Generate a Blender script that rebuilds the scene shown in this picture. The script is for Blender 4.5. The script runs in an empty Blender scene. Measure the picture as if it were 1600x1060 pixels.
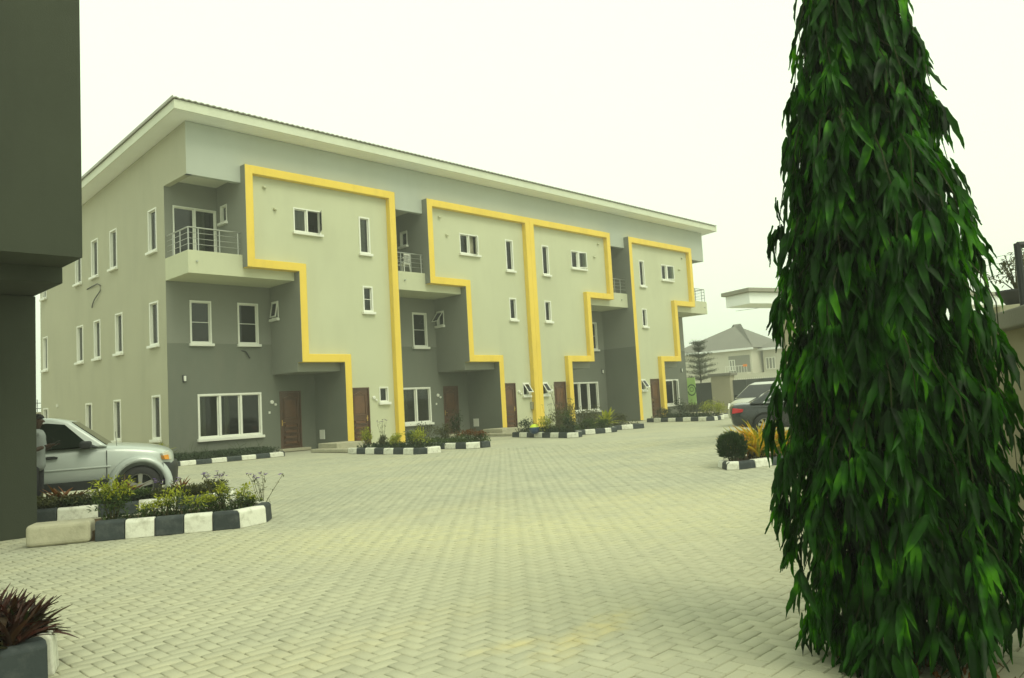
import bpy, bmesh, math, random
import numpy as np
from mathutils import Vector, Matrix

random.seed(7)
rng = np.random.default_rng(11)
SC = bpy.context.scene
COL = SC.collection
R = math.radians

# ------------------------------------------------------------------ camera
cam = bpy.data.cameras.new('camera')
cam.sensor_width = 36.0
cam.lens = 27.77
cam.clip_start = 0.05
cam.clip_end = 3000
camo = bpy.data.objects.new('camera', cam)
COL.objects.link(camo)
right = Vector((0.69739424, -0.71450454, -0.05589757))
up = Vector((-0.01921588, -0.09660791, 0.995137))
fwd = Vector((0.71643005, 0.6929287, 0.08110363))
M = Matrix.Identity(4)
for i in range(3):
    M[i][0] = right[i]; M[i][1] = up[i]; M[i][2] = -fwd[i]
M[2][3] = 1.4
camo.matrix_world = M
SC.camera = camo

# ------------------------------------------------------------------ sky, sun, exposure
SUN_EL, SUN_AZ = R(52), R(186)          # azimuth clockwise from +Y
w = bpy.data.worlds.new('World'); SC.world = w; w.use_nodes = True
nt = w.node_tree; nt.nodes.clear()
sky = nt.nodes.new('ShaderNodeTexSky'); sky.sky_type = 'NISHITA'; sky.sun_disc = False
sky.sun_elevation = SUN_EL; sky.sun_rotation = SUN_AZ
sky.air_density = 2.0; sky.dust_density = 6.0; sky.ozone_density = 1.0
sc_ = nt.nodes.new('ShaderNodeMix'); sc_.data_type = 'RGBA'; sc_.blend_type = 'MULTIPLY'
sc_.inputs['Factor'].default_value = 1.0
sc_.inputs[7].default_value = (0.07, 0.07, 0.07, 1)
nt.links.new(sky.outputs[0], sc_.inputs[6])
mx = nt.nodes.new('ShaderNodeMix'); mx.data_type = 'RGBA'
mx.inputs['Factor'].default_value = 0.86
mx.inputs[7].default_value = (1.28, 1.45, 1.09, 1)    # thick even harmattan cloud veil, yellow-green
nt.links.new(sc_.outputs[2], mx.inputs[6])
bg = nt.nodes.new('ShaderNodeBackground'); bg.inputs[1].default_value = 1.0
nt.links.new(mx.outputs[2], bg.inputs[0])
wo = nt.nodes.new('ShaderNodeOutputWorld'); nt.links.new(bg.outputs[0], wo.inputs[0])
sun = bpy.data.lights.new('sun', 'SUN'); sun.energy = 1.4; sun.angle = R(28); sun.color = (1.0, 1.0, 0.78)
suno = bpy.data.objects.new('sun', sun); COL.objects.link(suno)
sd = Vector((math.sin(SUN_AZ)*math.cos(SUN_EL), math.cos(SUN_AZ)*math.cos(SUN_EL), math.sin(SUN_EL)))
suno.rotation_euler = (-sd).to_track_quat('-Z', 'Y').to_euler()
suno.location = (0, -20, 40)
SC.view_settings.view_transform = 'Standard'
SC.view_settings.look = 'None'
SC.view_settings.exposure = 0.0
SC.view_settings.gamma = 1.0
SC.cycles.use_denoising = True
SC.cycles.max_bounces = 8
SC.cycles.transparent_max_bounces = 12

# ------------------------------------------------------------------ materials
def new_mat(name):
    m = bpy.data.materials.new(name); m.use_nodes = True
    m.node_tree.nodes.clear()
    return m, m.node_tree.nodes, m.node_tree.links

def noise(N, L, vec, scale, detail=4, rough=0.55):
    n = N.new('ShaderNodeTexNoise'); n.inputs['Scale'].default_value = scale
    n.inputs['Detail'].default_value = detail; n.inputs['Roughness'].default_value = rough
    if vec is not None: L.new(vec, n.inputs['Vector'])
    return n.outputs['Fac']

def ramp(N, L, fac, a, b):
    r = N.new('ShaderNodeMapRange'); r.inputs[1].default_value = a; r.inputs[2].default_value = b
    L.new(fac, r.inputs[0]); return r.outputs[0]

def mixc(N, L, fac, c1, c2, blend='MIX'):
    m = N.new('ShaderNodeMix'); m.data_type = 'RGBA'; m.blend_type = blend
    for idx, c in ((6, c1), (7, c2)):
        if isinstance(c, tuple): m.inputs[idx].default_value = (*c[:3], 1)
        else: L.new(c, m.inputs[idx])
    if isinstance(fac, (int, float)): m.inputs[0].default_value = fac
    else: L.new(fac, m.inputs[0])
    return m.outputs[2]

def pmat(name, col, rough=0.7, var=0.10, scale=1.2, bump=0.0, bscale=80.0, spec=0.4, metal=0.0,
         stain=None, stain_amt=0.0, coat=0.0, island=0.0, local=False, streak=0.0):
    m, N, L = new_mat(name)
    if local:
        tc = N.new('ShaderNodeTexCoord'); vec = tc.outputs['Object']
    else:
        ge = N.new('ShaderNodeNewGeometry'); vec = ge.outputs['Position']
    lo = tuple(c*(1-var) for c in col); hi = tuple(min(1, c*(1+var)) for c in col)
    f = noise(N, L, vec, scale, 5)
    c = mixc(N, L, ramp(N, L, f, 0.3, 0.7), lo, hi)
    f2 = noise(N, L, vec, scale*17, 3)
    c = mixc(N, L, 0.25, c, mixc(N, L, f2, lo, hi))
    if island:
        g2 = N.new('ShaderNodeNewGeometry'); oi = N.new('ShaderNodeObjectInfo')
        ad = N.new('ShaderNodeMath'); ad.operation = 'ADD'
        L.new(g2.outputs['Random Per Island'], ad.inputs[0]); L.new(oi.outputs['Random'], ad.inputs[1])
        fr = N.new('ShaderNodeMath'); fr.operation = 'FRACT'; L.new(ad.outputs[0], fr.inputs[0])
        c = mixc(N, L, fr.outputs[0], mixc(N, L, 1.0, c, (1-island,)*3, 'MULTIPLY'), mixc(N, L, 1.0, c, (1+island,)*3, 'MULTIPLY'))
    if stain is not None:
        mp = N.new('ShaderNodeMapping'); L.new(vec, mp.inputs[0])
        if streak: mp.inputs['Scale'].default_value = (1, 1, streak)
        f3 = noise(N, L, mp.outputs[0], scale*2.3, 6, 0.65)
        fs = ramp(N, L, f3, 0.48, 0.75)
        mm = N.new('ShaderNodeMath'); mm.operation = 'MULTIPLY'; mm.inputs[1].default_value = stain_amt
        L.new(fs, mm.inputs[0])
        c = mixc(N, L, mm.outputs[0], c, stain)
    p = N.new('ShaderNodeBsdfPrincipled'); L.new(c, p.inputs['Base Color'])
    p.inputs['Roughness'].default_value = rough; p.inputs['Metallic'].default_value = metal
    p.inputs['Specular IOR Level'].default_value = spec
    p.inputs['Coat Weight'].default_value = coat
    p.inputs['Coat Roughness'].default_value = 0.05
    if bump:
        b = N.new('ShaderNodeBump'); b.inputs['Strength'].default_value = bump; b.inputs['Distance'].default_value = 0.01
        L.new(noise(N, L, vec, bscale, 4), b.inputs['Height']); L.new(b.outputs[0], p.inputs['Normal'])
    o = N.new('ShaderNodeOutputMaterial'); L.new(p.outputs[0], o.inputs[0])
    return m

def leaf_mat(name, c1, c2, c3=None, rough=0.45, trans=0.35, tcol=None, spec=0.4, clump=0.0):
    m, N, L = new_mat(name)
    g = N.new('ShaderNodeNewGeometry'); oi = N.new('ShaderNodeObjectInfo')
    ad = N.new('ShaderNodeMath'); ad.operation = 'ADD'
    L.new(g.outputs['Random Per Island'], ad.inputs[0]); L.new(oi.outputs['Random'], ad.inputs[1])
    fr = N.new('ShaderNodeMath'); fr.operation = 'FRACT'; L.new(ad.outputs[0], fr.inputs[0])
    fac = fr.outputs[0]
    if clump:   # coarse noise makes whole sprays lighter than their neighbours
        nz = ramp(N, L, noise(N, L, g.outputs['Position'], clump, 2, 0.5), 0.42, 0.66)
        mm = N.new('ShaderNodeMath'); mm.operation = 'MULTIPLY'; mm.inputs[1].default_value = 0.68; L.new(nz, mm.inputs[0])
        m2 = N.new('ShaderNodeMath'); m2.operation = 'MULTIPLY_ADD'; m2.inputs[1].default_value = 0.34
        L.new(fr.outputs[0], m2.inputs[0]); L.new(mm.outputs[0], m2.inputs[2]); fac = m2.outputs[0]
    cr = N.new('ShaderNodeValToRGB'); L.new(fac, cr.inputs[0])
    cr.color_ramp.elements[0].color = (*c1, 1); cr.color_ramp.elements[1].color = (*c2, 1)
    if c3:
        e = cr.color_ramp.elements.new(0.72); e.color = (*c2, 1); cr.color_ramp.elements[-1].color = (*c3, 1)
    f = noise(N, L, g.outputs['Position'], 25, 3)
    c = mixc(N, L, ramp(N, L, f, 0.3, 0.7), mixc(N, L, 1.0, cr.outputs[0], (0.75, 0.75, 0.75), 'MULTIPLY'), cr.outputs[0])
    p = N.new('ShaderNodeBsdfPrincipled'); L.new(c, p.inputs['Base Color']); p.inputs['Roughness'].default_value = rough
    p.inputs['Specular IOR Level'].default_value = spec
    t = N.new('ShaderNodeBsdfTranslucent')
    L.new(mixc(N, L, 1.0, c, tcol or (1.6, 1.5, 0.6), 'MULTIPLY'), t.inputs[0])
    mx = N.new('ShaderNodeMixShader'); mx.inputs[0].default_value = trans
    L.new(p.outputs[0], mx.inputs[1]); L.new(t.outputs[0], mx.inputs[2])
    o = N.new('ShaderNodeOutputMaterial'); L.new(mx.outputs[0], o.inputs[0])
    return m

def glass_mat(name, tint=(0.50, 0.54, 0.48), ior=1.45, rough=0.02):
    m, N, L = new_mat(name)
    t = N.new('ShaderNodeBsdfTransparent'); t.inputs[0].default_value = (*tint, 1)
    g = N.new('ShaderNodeBsdfGlossy'); g.inputs['Roughness'].default_value = rough; g.inputs[0].default_value = (0.9, 0.9, 0.9, 1)
    fr = N.new('ShaderNodeFresnel'); fr.inputs[0].default_value = ior
    ge = N.new('ShaderNodeNewGeometry')
    b = N.new('ShaderNodeBump'); b.inputs['Strength'].default_value = 0.04; b.inputs['Distance'].default_value = 0.02
    L.new(noise(N, L, ge.outputs['Position'], 2.5, 2), b.inputs['Height'])
    L.new(b.outputs[0], g.inputs['Normal']); L.new(b.outputs[0], fr.inputs['Normal'])
    mx = N.new('ShaderNodeMixShader'); L.new(fr.outputs[0], mx.inputs[0])
    L.new(t.outputs[0], mx.inputs[1]); L.new(g.outputs[0], mx.inputs[2])
    o = N.new('ShaderNodeOutputMaterial'); L.new(mx.outputs[0], o.inputs[0])
    return m

def paver_mat(name, brick=False):
    """concrete block paving with drifted yellow sand and grey wear"""
    m, N, L = new_mat(name)
    g = N.new('ShaderNodeNewGeometry'); pos = g.outputs['Position']
    base1, base2 = (0.40, 0.395, 0.28), (0.495, 0.49, 0.345)
    oi = N.new('ShaderNodeObjectInfo')
    ad = N.new('ShaderNodeMath'); ad.operation = 'ADD'
    L.new(g.outputs['Random Per Island'], ad.inputs[0]); L.new(oi.outputs['Random'], ad.inputs[1])
    fr = N.new('ShaderNodeMath'); fr.operation = 'FRACT'; L.new(ad.outputs[0], fr.inputs[0])
    if brick:
        c = mixc(N, L, ramp(N, L, noise(N, L, pos, 6, 4), 0.35, 0.65), base1, base2)
    else:
        c = mixc(N, L, fr.outputs[0], base1, base2)
    c = mixc(N, L, ramp(N, L, noise(N, L, pos, 0.55, 6, 0.6), 0.35, 0.65), mixc(N, L, 1.0, c, (0.84, 0.86, 0.90), 'MULTIPLY'), c)
    # sand drifts: a broad dusting over the middle of the yard, and a few sharp-edged spills
    mp = N.new('ShaderNodeMapping'); mp.inputs['Rotation'].default_value = (0, 0, R(-46)); mp.inputs['Scale'].default_value = (0.45, 1.5, 1)
    L.new(pos, mp.inputs[0])
    def blob(cx, cy, rx, ry, rot, lo, hi, nscale, namt):
        m_ = N.new('ShaderNodeMapping'); m_.vector_type = 'TEXTURE'
        m_.inputs['Location'].default_value = (cx, cy, 0); m_.inputs['Rotation'].default_value = (0, 0, rot); m_.inputs['Scale'].default_value = (rx, ry, 50)
        L.new(pos, m_.inputs[0])
        ln = N.new('ShaderNodeVectorMath'); ln.operation = 'LENGTH'; L.new(m_.outputs[0], ln.inputs[0])
        nz = noise(N, L, pos, nscale, 6, 0.65)
        ma = N.new('ShaderNodeMath'); ma.operation = 'MULTIPLY_ADD'; ma.inputs[1].default_value = namt
        L.new(nz, ma.inputs[0]); L.new(ln.outputs['Value'], ma.inputs[2])
        return ramp(N, L, ma.outputs[0], hi, lo)
    def fmul(a, b):
        m_ = N.new('ShaderNodeMath'); m_.operation = 'MULTIPLY'
        L.new(a, m_.inputs[0])
        if isinstance(b, (int, float)): m_.inputs[1].default_value = b
        else: L.new(b, m_.inputs[1])
        return m_.outputs[0]
    s2 = ramp(N, L, noise(N, L, pos, 7, 4), 0.25, 0.70)
    c = mixc(N, L, fmul(blob(5.6, 5.0, 5.2, 4.2, R(-46), 0.7, 1.9, 0.5, 1.3), 0.62), c, (0.56, 0.535, 0.35))
    c = mixc(N, L, fmul(blob(6.1, 6.4, 4.2, 1.3, R(-46), 0.9, 1.9, 0.9, 1.4), fmul(s2, 0.85)), c, (0.64, 0.60, 0.33))
    c = mixc(N, L, fmul(blob(9.3, 6.1, 3.5, 1.2, R(-40), 0.9, 1.9, 0.9, 1.4), fmul(s2, 0.75)), c, (0.60, 0.56, 0.31))
    for q in ((3.98, 3.14, 0.62, 0.20, R(10)), (3.55, 3.10, 0.55, 0.18, R(15)), (3.30, 3.35, 0.40, 0.16, R(-20))):
        c = mixc(N, L, fmul(blob(*q, 0.75, 1.6, 6.0, 1.3), fmul(s2, 0.75)), c, (0.64, 0.54, 0.23))
    s1 = ramp(N, L, noise(N, L, mp.outputs[0], 0.42, 6, 0.62), 0.50, 0.72)
    c = mixc(N, L, fmul(fmul(s1, s2), 0.6), c, (0.60, 0.54, 0.30))
    # dark oil / wear spots
    s3 = ramp(N, L, noise(N, L, mp.outputs[0], 1.3, 6, 0.7), 0.63, 0.78)
    mu3 = N.new('ShaderNodeMath'); mu3.operation = 'MULTIPLY'; mu3.inputs[1].default_value = 0.30; L.new(s3, mu3.inputs[0])
    c = mixc(N, L, mu3.outputs[0], c, (0.20, 0.20, 0.17))
    c = mixc(N, L, 0.22, c, mixc(N, L, noise(N, L, pos, 160, 3), (0.25, 0.24, 0.19), (0.6, 0.58, 0.46)))
    p = N.new('ShaderNodeBsdfPrincipled'); L.new(c, p.inputs['Base Color']); p.inputs['Roughness'].default_value = 0.85
    p.inputs['Specular IOR Level'].default_value = 0.25
    b = N.new('ShaderNodeBump'); b.inputs['Strength'].default_value = 0.35; b.inputs['Distance'].default_value = 0.004
    L.new(noise(N, L, pos, 120, 4), b.inputs['Height']); L.new(b.outputs[0], p.inputs['Normal'])
    o = N.new('ShaderNodeOutputMaterial'); L.new(p.outputs[0], o.inputs[0])
    return m

MT = dict(
    cream=pmat('cream_paint', (0.545, 0.56, 0.39), 0.75, 0.04, 0.4, 0.15, 90, 0.3, stain=(0.40, 0.40, 0.28), stain_amt=0.26, streak=0.25),
    gable=pmat('beige_paint', (0.425, 0.42, 0.30), 0.78, 0.05, 0.4, 0.18, 90, 0.3, stain=(0.30, 0.30, 0.21), stain_amt=0.34, streak=0.25),
    lightgrey=pmat('light_grey_paint', (0.44, 0.475, 0.415), 0.75, 0.04, 0.4, 0.15, 90, 0.3, stain=(0.30, 0.31, 0.25), stain_amt=0.15, streak=0.25),
    midgrey=pmat('mid_grey_paint', (0.215, 0.225, 0.185), 0.75, 0.05, 0.5, 0.15, 90, 0.3, stain=(0.19, 0.19, 0.15), stain_amt=0.2, streak=0.25),
    darkgrey=pmat('dark_grey_paint', (0.145, 0.158, 0.125), 0.75, 0.05, 0.5, 0.15, 90, 0.3, stain=(0.23, 0.22, 0.17), stain_amt=0.25, streak=0.3),
    yellow=pmat('yellow_paint', (0.83, 0.60, 0.085), 0.6, 0.05, 0.6, 0.08, 90, 0.35, stain=(0.60, 0.42, 0.08), stain_amt=0.45, streak=0.25),
    white=pmat('white_window_paint', (0.78, 0.79, 0.70), 0.4, 0.03, 2, 0, spec=0.5),
    soffit=pmat('white_soffit', (0.90, 0.93, 0.92), 0.7, 0.04, 1.0),
    fasciapaint=pmat('fascia_board_paint', (0.64, 0.67, 0.53), 0.6, 0.05, 1.0, stain=(0.45, 0.45, 0.34), stain_amt=0.25),
    ceiling=pmat('pale_ceiling', (0.62, 0.63, 0.52), 0.8, 0.04, 1.0),
    roofmetal=pmat('roof_sheet', (0.30, 0.29, 0.235), 0.5, 0.1, 1.0, spec=0.5),
    steel=pmat('stainless', (0.42, 0.43, 0.39), 0.32, 0.05, 3, metal=0.9),
    wood=pmat('brown_door', (0.088, 0.037, 0.015), 0.30, 0.25, 3.0, 0.1, 40, 0.6, stain=(0.045, 0.014, 0.006), stain_amt=0.6, streak=0.12),
    woodlight=pmat('highlit_brown_moulding', (0.12, 0.050, 0.020), 0.3, 0.25, 3.0, 0.1, 40, 0.6),  # door brown made lighter, painting in the highlights along the mouldings
    brass=pmat('brass', (0.65, 0.45, 0.14), 0.3, 0.05, 3, metal=0.9),
    plastic=pmat('white_plastic', (0.75, 0.76, 0.68), 0.4, 0.03, 3),
    black=pmat('black_rubber', (0.022, 0.022, 0.022), 0.65, 0.1, 6),
    curtain=pmat('curtain', (0.62, 0.58, 0.45), 0.9, 0.08, 3),
    interior=pmat('interior_plaster', (0.12, 0.12, 0.10), 0.9, 0.05, 1),
    floor=pmat('tile_floor', (0.35, 0.34, 0.28), 0.5, 0.05, 1),
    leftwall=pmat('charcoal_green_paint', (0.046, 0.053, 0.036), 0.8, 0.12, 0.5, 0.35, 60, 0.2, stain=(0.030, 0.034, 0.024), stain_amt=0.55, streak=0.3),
    rightwall=pmat('tan_render', (0.30, 0.275, 0.185), 0.85, 0.06, 0.6, 0.2, 60, 0.2, stain=(0.2, 0.18, 0.12), stain_amt=0.3, streak=0.3),
    coping=pmat('coping_concrete', (0.23, 0.225, 0.185), 0.9, 0.1, 1.5, 0.25, 50, 0.2),
    concrete=pmat('raw_concrete', (0.42, 0.40, 0.29), 0.9, 0.14, 3, 0.5, 30, 0.2, stain=(0.25, 0.235, 0.165), stain_amt=0.6),
    kerbwhite=pmat('kerb_white', (0.70, 0.70, 0.60), 0.7, 0.05, 4, 0.3, 40, 0.3, stain=(0.30, 0.285, 0.20), stain_amt=0.7, island=0.08),
    kerbdark=pmat('kerb_slate', (0.033, 0.042, 0.044), 0.65, 0.12, 4, 0.3, 40, 0.3, stain=(0.16, 0.17, 0.16), stain_amt=0.35, island=0.12),
    soil=pmat('soil', (0.085, 0.058, 0.033), 0.95, 0.3, 5, 0.9, 30, 0.1),
    ground=pmat('sandy_ground', (0.36, 0.325, 0.215), 0.95, 0.15, 0.3, 0.4, 20, 0.1),
    paver=paver_mat('concrete_paver'), pavebase=paver_mat('paving_bed', True),
    joint=pmat('joint_sand', (0.235, 0.22, 0.15), 0.95, 0.3, 3, 0.3, 60, 0.1),
    bark=pmat('bark', (0.055, 0.042, 0.026), 0.9, 0.3, 8, 0.8, 40, 0.2),
    twigdark=pmat('dark_green_twig', (0.03, 0.038, 0.012), 0.8, 0.2, 10, 0, spec=0.2),
    twig=pmat('green_twig', (0.075, 0.07, 0.028), 0.8, 0.2, 10, 0, spec=0.2),
    glass=glass_mat('window_glass'), autoglass=glass_mat('tinted_car_glass', (0.13, 0.17, 0.14), 1.5),
    silver=pmat('silver_paint', (0.52, 0.57, 0.53), 0.34, 0.02, 1, metal=0.15, coat=0.6, spec=0.5),
    pearl=pmat('pearl_paint', (0.55, 0.56, 0.48), 0.32, 0.02, 1, metal=0.25, coat=0.6),
    slatecar=pmat('slate_car_paint', (0.022, 0.027, 0.028), 0.25, 0.05, 1, metal=0.2, coat=0.7),
    cladding=pmat('black_cladding', (0.02, 0.023, 0.024), 0.55, 0.1, 4),
    chrome=pmat('chrome', (0.75, 0.76, 0.72), 0.15, 0.03, 3, metal=0.95),
    alloy=pmat('alloy', (0.52, 0.52, 0.46), 0.35, 0.05, 6, metal=0.6),
    amber=pmat('amber_lens', (0.85, 0.34, 0.02), 0.2, 0.05, 6, spec=0.6),
    redlens=pmat('red_lens', (0.55, 0.012, 0.02), 0.18, 0.05, 6, spec=0.6),
    clearlens=pmat('clear_lens', (0.62, 0.62, 0.52), 0.12, 0.05, 6, spec=0.7),
    skin=pmat('skin', (0.055, 0.028, 0.016), 0.55, 0.1, 12),
    hair=pmat('hair', (0.008, 0.007, 0.006), 0.8, 0.1, 30, 0.6, 200),
    shirt=pmat('pale_shirt', (0.24, 0.26, 0.25), 0.9, 0.06, 6, 0.2, 60),
    trousers=pmat('dark_trousers', (0.022, 0.022, 0.026), 0.9, 0.1, 6),
    gate=pmat('gate_steel', (0.072, 0.082, 0.080), 0.55, 0.08, 1, spec=0.4),
    pillar=pmat('beige_pillar', (0.41, 0.38, 0.27), 0.8, 0.06, 0.8, 0.15, 60),
    housewall=pmat('far_house_wall', (0.60, 0.59, 0.48), 0.8, 0.05, 0.4),
    houseroof=pmat('far_house_roof', (0.19, 0.185, 0.155), 0.85, 0.08, 0.5, 0.3, 8),
    housegrey=pmat('far_house_grey', (0.24, 0.24, 0.20), 0.8, 0.05, 0.4),
    signgreen=pmat('lime_sign', (0.52, 0.78, 0.24), 0.5, 0.03, 1),
    signink=pmat('sign_ink', (0.05, 0.16, 0.05), 0.5, 0.05, 2),
    wire=pmat('cable_black', (0.03, 0.03, 0.03), 0.7, 0.05, 2),
    blue=pmat('blue_plastic', (0.03, 0.06, 0.13), 0.4, 0.05, 2),
    lime=pmat('lime_plastic', (0.55, 0.68, 0.04), 0.4, 0.05, 2),
    orange=pmat('orange_cloth', (0.85, 0.25, 0.02), 0.8, 0.05, 2),
    # foliage
    lf_mast=leaf_mat('mast_leaf', (0.0025, 0.015, 0.001), (0.018, 0.100, 0.002), (0.075, 0.27, 0.004), 0.44, 0.34, (2.4, 2.4, 0.25), 0.16, 6.5),
    lf_dark=leaf_mat('dark_hedge_leaf', (0.012, 0.030, 0.008), (0.035, 0.065, 0.014), None, 0.6, 0.2),
    lf_ball=leaf_mat('ball_shrub_leaf', (0.012, 0.036, 0.008), (0.040, 0.090, 0.014), None, 0.6, 0.25),
    lf_mid=leaf_mat('mid_leaf', (0.030, 0.070, 0.012), (0.085, 0.135, 0.022), None, 0.5, 0.3),
    lf_lime=leaf_mat('lime_leaf', (0.20, 0.26, 0.018), (0.48, 0.50, 0.045), None, 0.5, 0.35),
    lf_olive=leaf_mat('olive_leaf', (0.045, 0.055, 0.018), (0.12, 0.125, 0.04), None, 0.6, 0.25),
    lf_red=leaf_mat('red_leaf', (0.022, 0.012, 0.006), (0.065, 0.014, 0.008), (0.03, 0.055, 0.010), 0.45, 0.25, (1.4, 0.8, 0.6)),
    lf_yellow=leaf_mat('croton_leaf', (0.16, 0.26, 0.015), (0.80, 0.58, 0.02), (0.85, 0.38, 0.015), 0.45, 0.3, (1.2, 1.1, 0.6)),
    lf_orange=leaf_mat('orange_croton_leaf', (0.09, 0.06, 0.012), (0.24, 0.075, 0.010), None, 0.5, 0.3),
    lf_far=leaf_mat('tiered_tree_leaf', (0.035, 0.055, 0.02), (0.075, 0.10, 0.035), None, 0.6, 0.2),
    flower=leaf_mat('purple_flower', (0.22, 0.13, 0.42), (0.36, 0.26, 0.55), None, 0.6, 0.4, (1.2, 1.0, 1.3)),
)

# ------------------------------------------------------------------ scene helpers
def tag(o, label=None, cat=None, group=None, kind=None):
    if label: o['label'] = label
    if cat: o['category'] = cat
    if group: o['group'] = group
    if kind: o['kind'] = kind
    return o

def empty(name, loc=(0, 0, 0), rz=0.0, parent=None):
    o = bpy.data.objects.new(name, None); o.empty_display_size = 0.2
    o.location = loc; o.rotation_euler = (0, 0, rz); COL.objects.link(o)
    if parent: o.parent = parent
    return o

def link(name, me, parent=None, mat=None):
    if mat is not None:
        me.materials.clear(); me.materials.append(MT[mat] if isinstance(mat, str) else mat)
    o = bpy.data.objects.new(name, me); COL.objects.link(o)
    if parent: o.parent = parent
    return o

def ident(p): return p

class MB:
    def __init__(self, f=None): self.v = []; self.f = []; self.t = f or ident
    def add(self, vs, fs):
        b = len(self.v); self.v += [tuple(self.t(p)) for p in vs]; self.f += [tuple(i+b for i in q) for q in fs]
        return self
    def box(self, a, b):
        x0, y0, z0 = a; x1, y1, z1 = b
        vs = [(x0,y0,z0),(x1,y0,z0),(x1,y1,z0),(x0,y1,z0),(x0,y0,z1),(x1,y0,z1),(x1,y1,z1),(x0,y1,z1)]
        return self.add(vs, [(0,3,2,1),(4,5,6,7),(0,1,5,4),(1,2,6,5),(2,3,7,6),(3,0,4,7)])
    def prism(self, poly, lo, hi, axis=1):
        """polygon in the two other axes, extruded along axis"""
        n = len(poly)
        def mk(p, h):
            if axis == 1: return (p[0], h, p[1])
            if axis == 0: return (h, p[0], p[1])
            return (p[0], p[1], h)
        vs = [mk(p, lo) for p in poly] + [mk(p, hi) for p in poly]
        fs = [tuple(range(n))[::-1], tuple(range(n, 2*n))] + [(i, (i+1) % n, n+(i+1) % n, n+i) for i in range(n)]
        return self.add(vs, fs)
    def tube(self, pts, r, n=6, cap=True):
        pts = [Vector(p) for p in pts]
        rr = r if isinstance(r, (list, tuple)) else [r]*len(pts)
        vs = []; fs = []
        for i, p in enumerate(pts):
            d = (pts[min(i+1, len(pts)-1)]-pts[max(i-1, 0)])
            if d.length < 1e-9: d = Vector((0, 0, 1))
            d.normalize()
            a = d.cross(Vector((0, 0, 1)))
            if a.length < 1e-3: a = d.cross(Vector((0, 1, 0)))
            a.normalize(); b = d.cross(a)
            for k in range(n):
                t = 2*math.pi*k/n
                vs.append(tuple(p + (a*math.cos(t)+b*math.sin(t))*rr[i]))
        for i in range(len(pts)-1):
            for k in range(n):
                fs.append((i*n+k, i*n+(k+1) % n, (i+1)*n+(k+1) % n, (i+1)*n+k))
        if cap:
            fs.append(tuple(range(n))[::-1]); fs.append(tuple(range((len(pts)-1)*n, len(pts)*n)))
        return self.add(vs, fs)
    def lathe(self, prof, n=20, axis='y', c=(0, 0, 0)):
        vs = []; fs = []
        m = len(prof)
        for k in range(n):
            t = 2*math.pi*k/n
            for r, h in prof:
                if axis == 'y': vs.append((c[0]+r*math.cos(t), c[1]+h, c[2]+r*math.sin(t)))
                else: vs.append((c[0]+r*math.cos(t), c[1]+r*math.sin(t), c[2]+h))
        for k in range(n):
            for i in range(m-1):
                fs.append((k*m+i, k*m+i+1, ((k+1) % n)*m+i+1, ((k+1) % n)*m+i))
        return self.add(vs, fs)
    def mesh(self, name):
        me = bpy.data.meshes.new(name); me.from_pydata(self.v, [], self.f); me.update()
        bm = bmesh.new(); bm.from_mesh(me); bmesh.ops.recalc_face_normals(bm, faces=bm.faces); bm.to_mesh(me); bm.free()
        return me
    def build(self, name, mat, parent=None, bevel=0.0, seg=2, smooth=False):
        o = link(name, self.mesh(name), parent, mat)
        if smooth:
            for p in o.data.polygons: p.use_smooth = True
        if bevel:
            b = o.modifiers.new('b', 'BEVEL'); b.width = bevel; b.segments = seg; b.limit_method = 'ANGLE'; b.angle_limit = R(35)
        return o

def scatter_mesh(name, tmpl, mats4):
    """tmpl: list of (verts Nx3, faces list of equal length n). mats4: list of (tmpl index, 4x4 np)"""
    V = []; F = []; base = 0
    for k, (tv, tf) in enumerate(tmpl):
        ms = [m for (i, m) in mats4 if i == k]
        if not ms: continue
        A = np.array(ms)
        h = np.c_[tv, np.ones(len(tv))]
        P = np.einsum('mij,nj->mni', A, h)[:, :, :3].reshape(-1, 3)
        f = np.array(tf)
        idx = (f[None] + (np.arange(len(ms))*len(tv))[:, None, None]).reshape(-1, f.shape[1]) + base
        V.append(P); F.append(idx); base += len(P)
    me = bpy.data.meshes.new(name)
    V = np.concatenate(V); me.vertices.add(len(V)); me.vertices.foreach_set('co', V.astype(np.float32).ravel())
    nl = sum(f.size for f in F); npoly = sum(len(f) for f in F)
    me.loops.add(nl); me.loops.foreach_set('vertex_index', np.concatenate([f.ravel() for f in F]).astype(np.int32))
    me.polygons.add(npoly)
    tot = np.concatenate([np.full(len(f), f.shape[1]) for f in F]).astype(np.int32)
    st = np.concatenate([[0], np.cumsum(tot)[:-1]]).astype(np.int32)
    me.polygons.foreach_set('loop_start', st)
    try: me.polygons.foreach_set('loop_total', tot)
    except Exception: pass
    me.update(calc_edges=True); me.validate()
    return me

def basis(d, up_=(0, 0, 1), s=1.0, loc=(0, 0, 0), roll=0.0, sw=None):
    """4x4 with local +Y along d, local X sideways, Z the leaf normal"""
    y = np.array(d, float); y /= np.linalg.norm(y)+1e-9
    u = np.array(up_, float)
    x = np.cross(y, u)
    if np.linalg.norm(x) < 1e-3: x = np.cross(y, (1, 0.1, 0))
    x /= np.linalg.norm(x); z = np.cross(x, y)
    c, s_ = math.cos(roll), math.sin(roll)
    x2 = x*c+z*s_; z2 = z*c-x*s_
    m = np.eye(4); sw = s if sw is None else sw
    m[:3, 0] = x2*sw; m[:3, 1] = y*s; m[:3, 2] = z2*s; m[:3, 3] = loc
    return m

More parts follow.
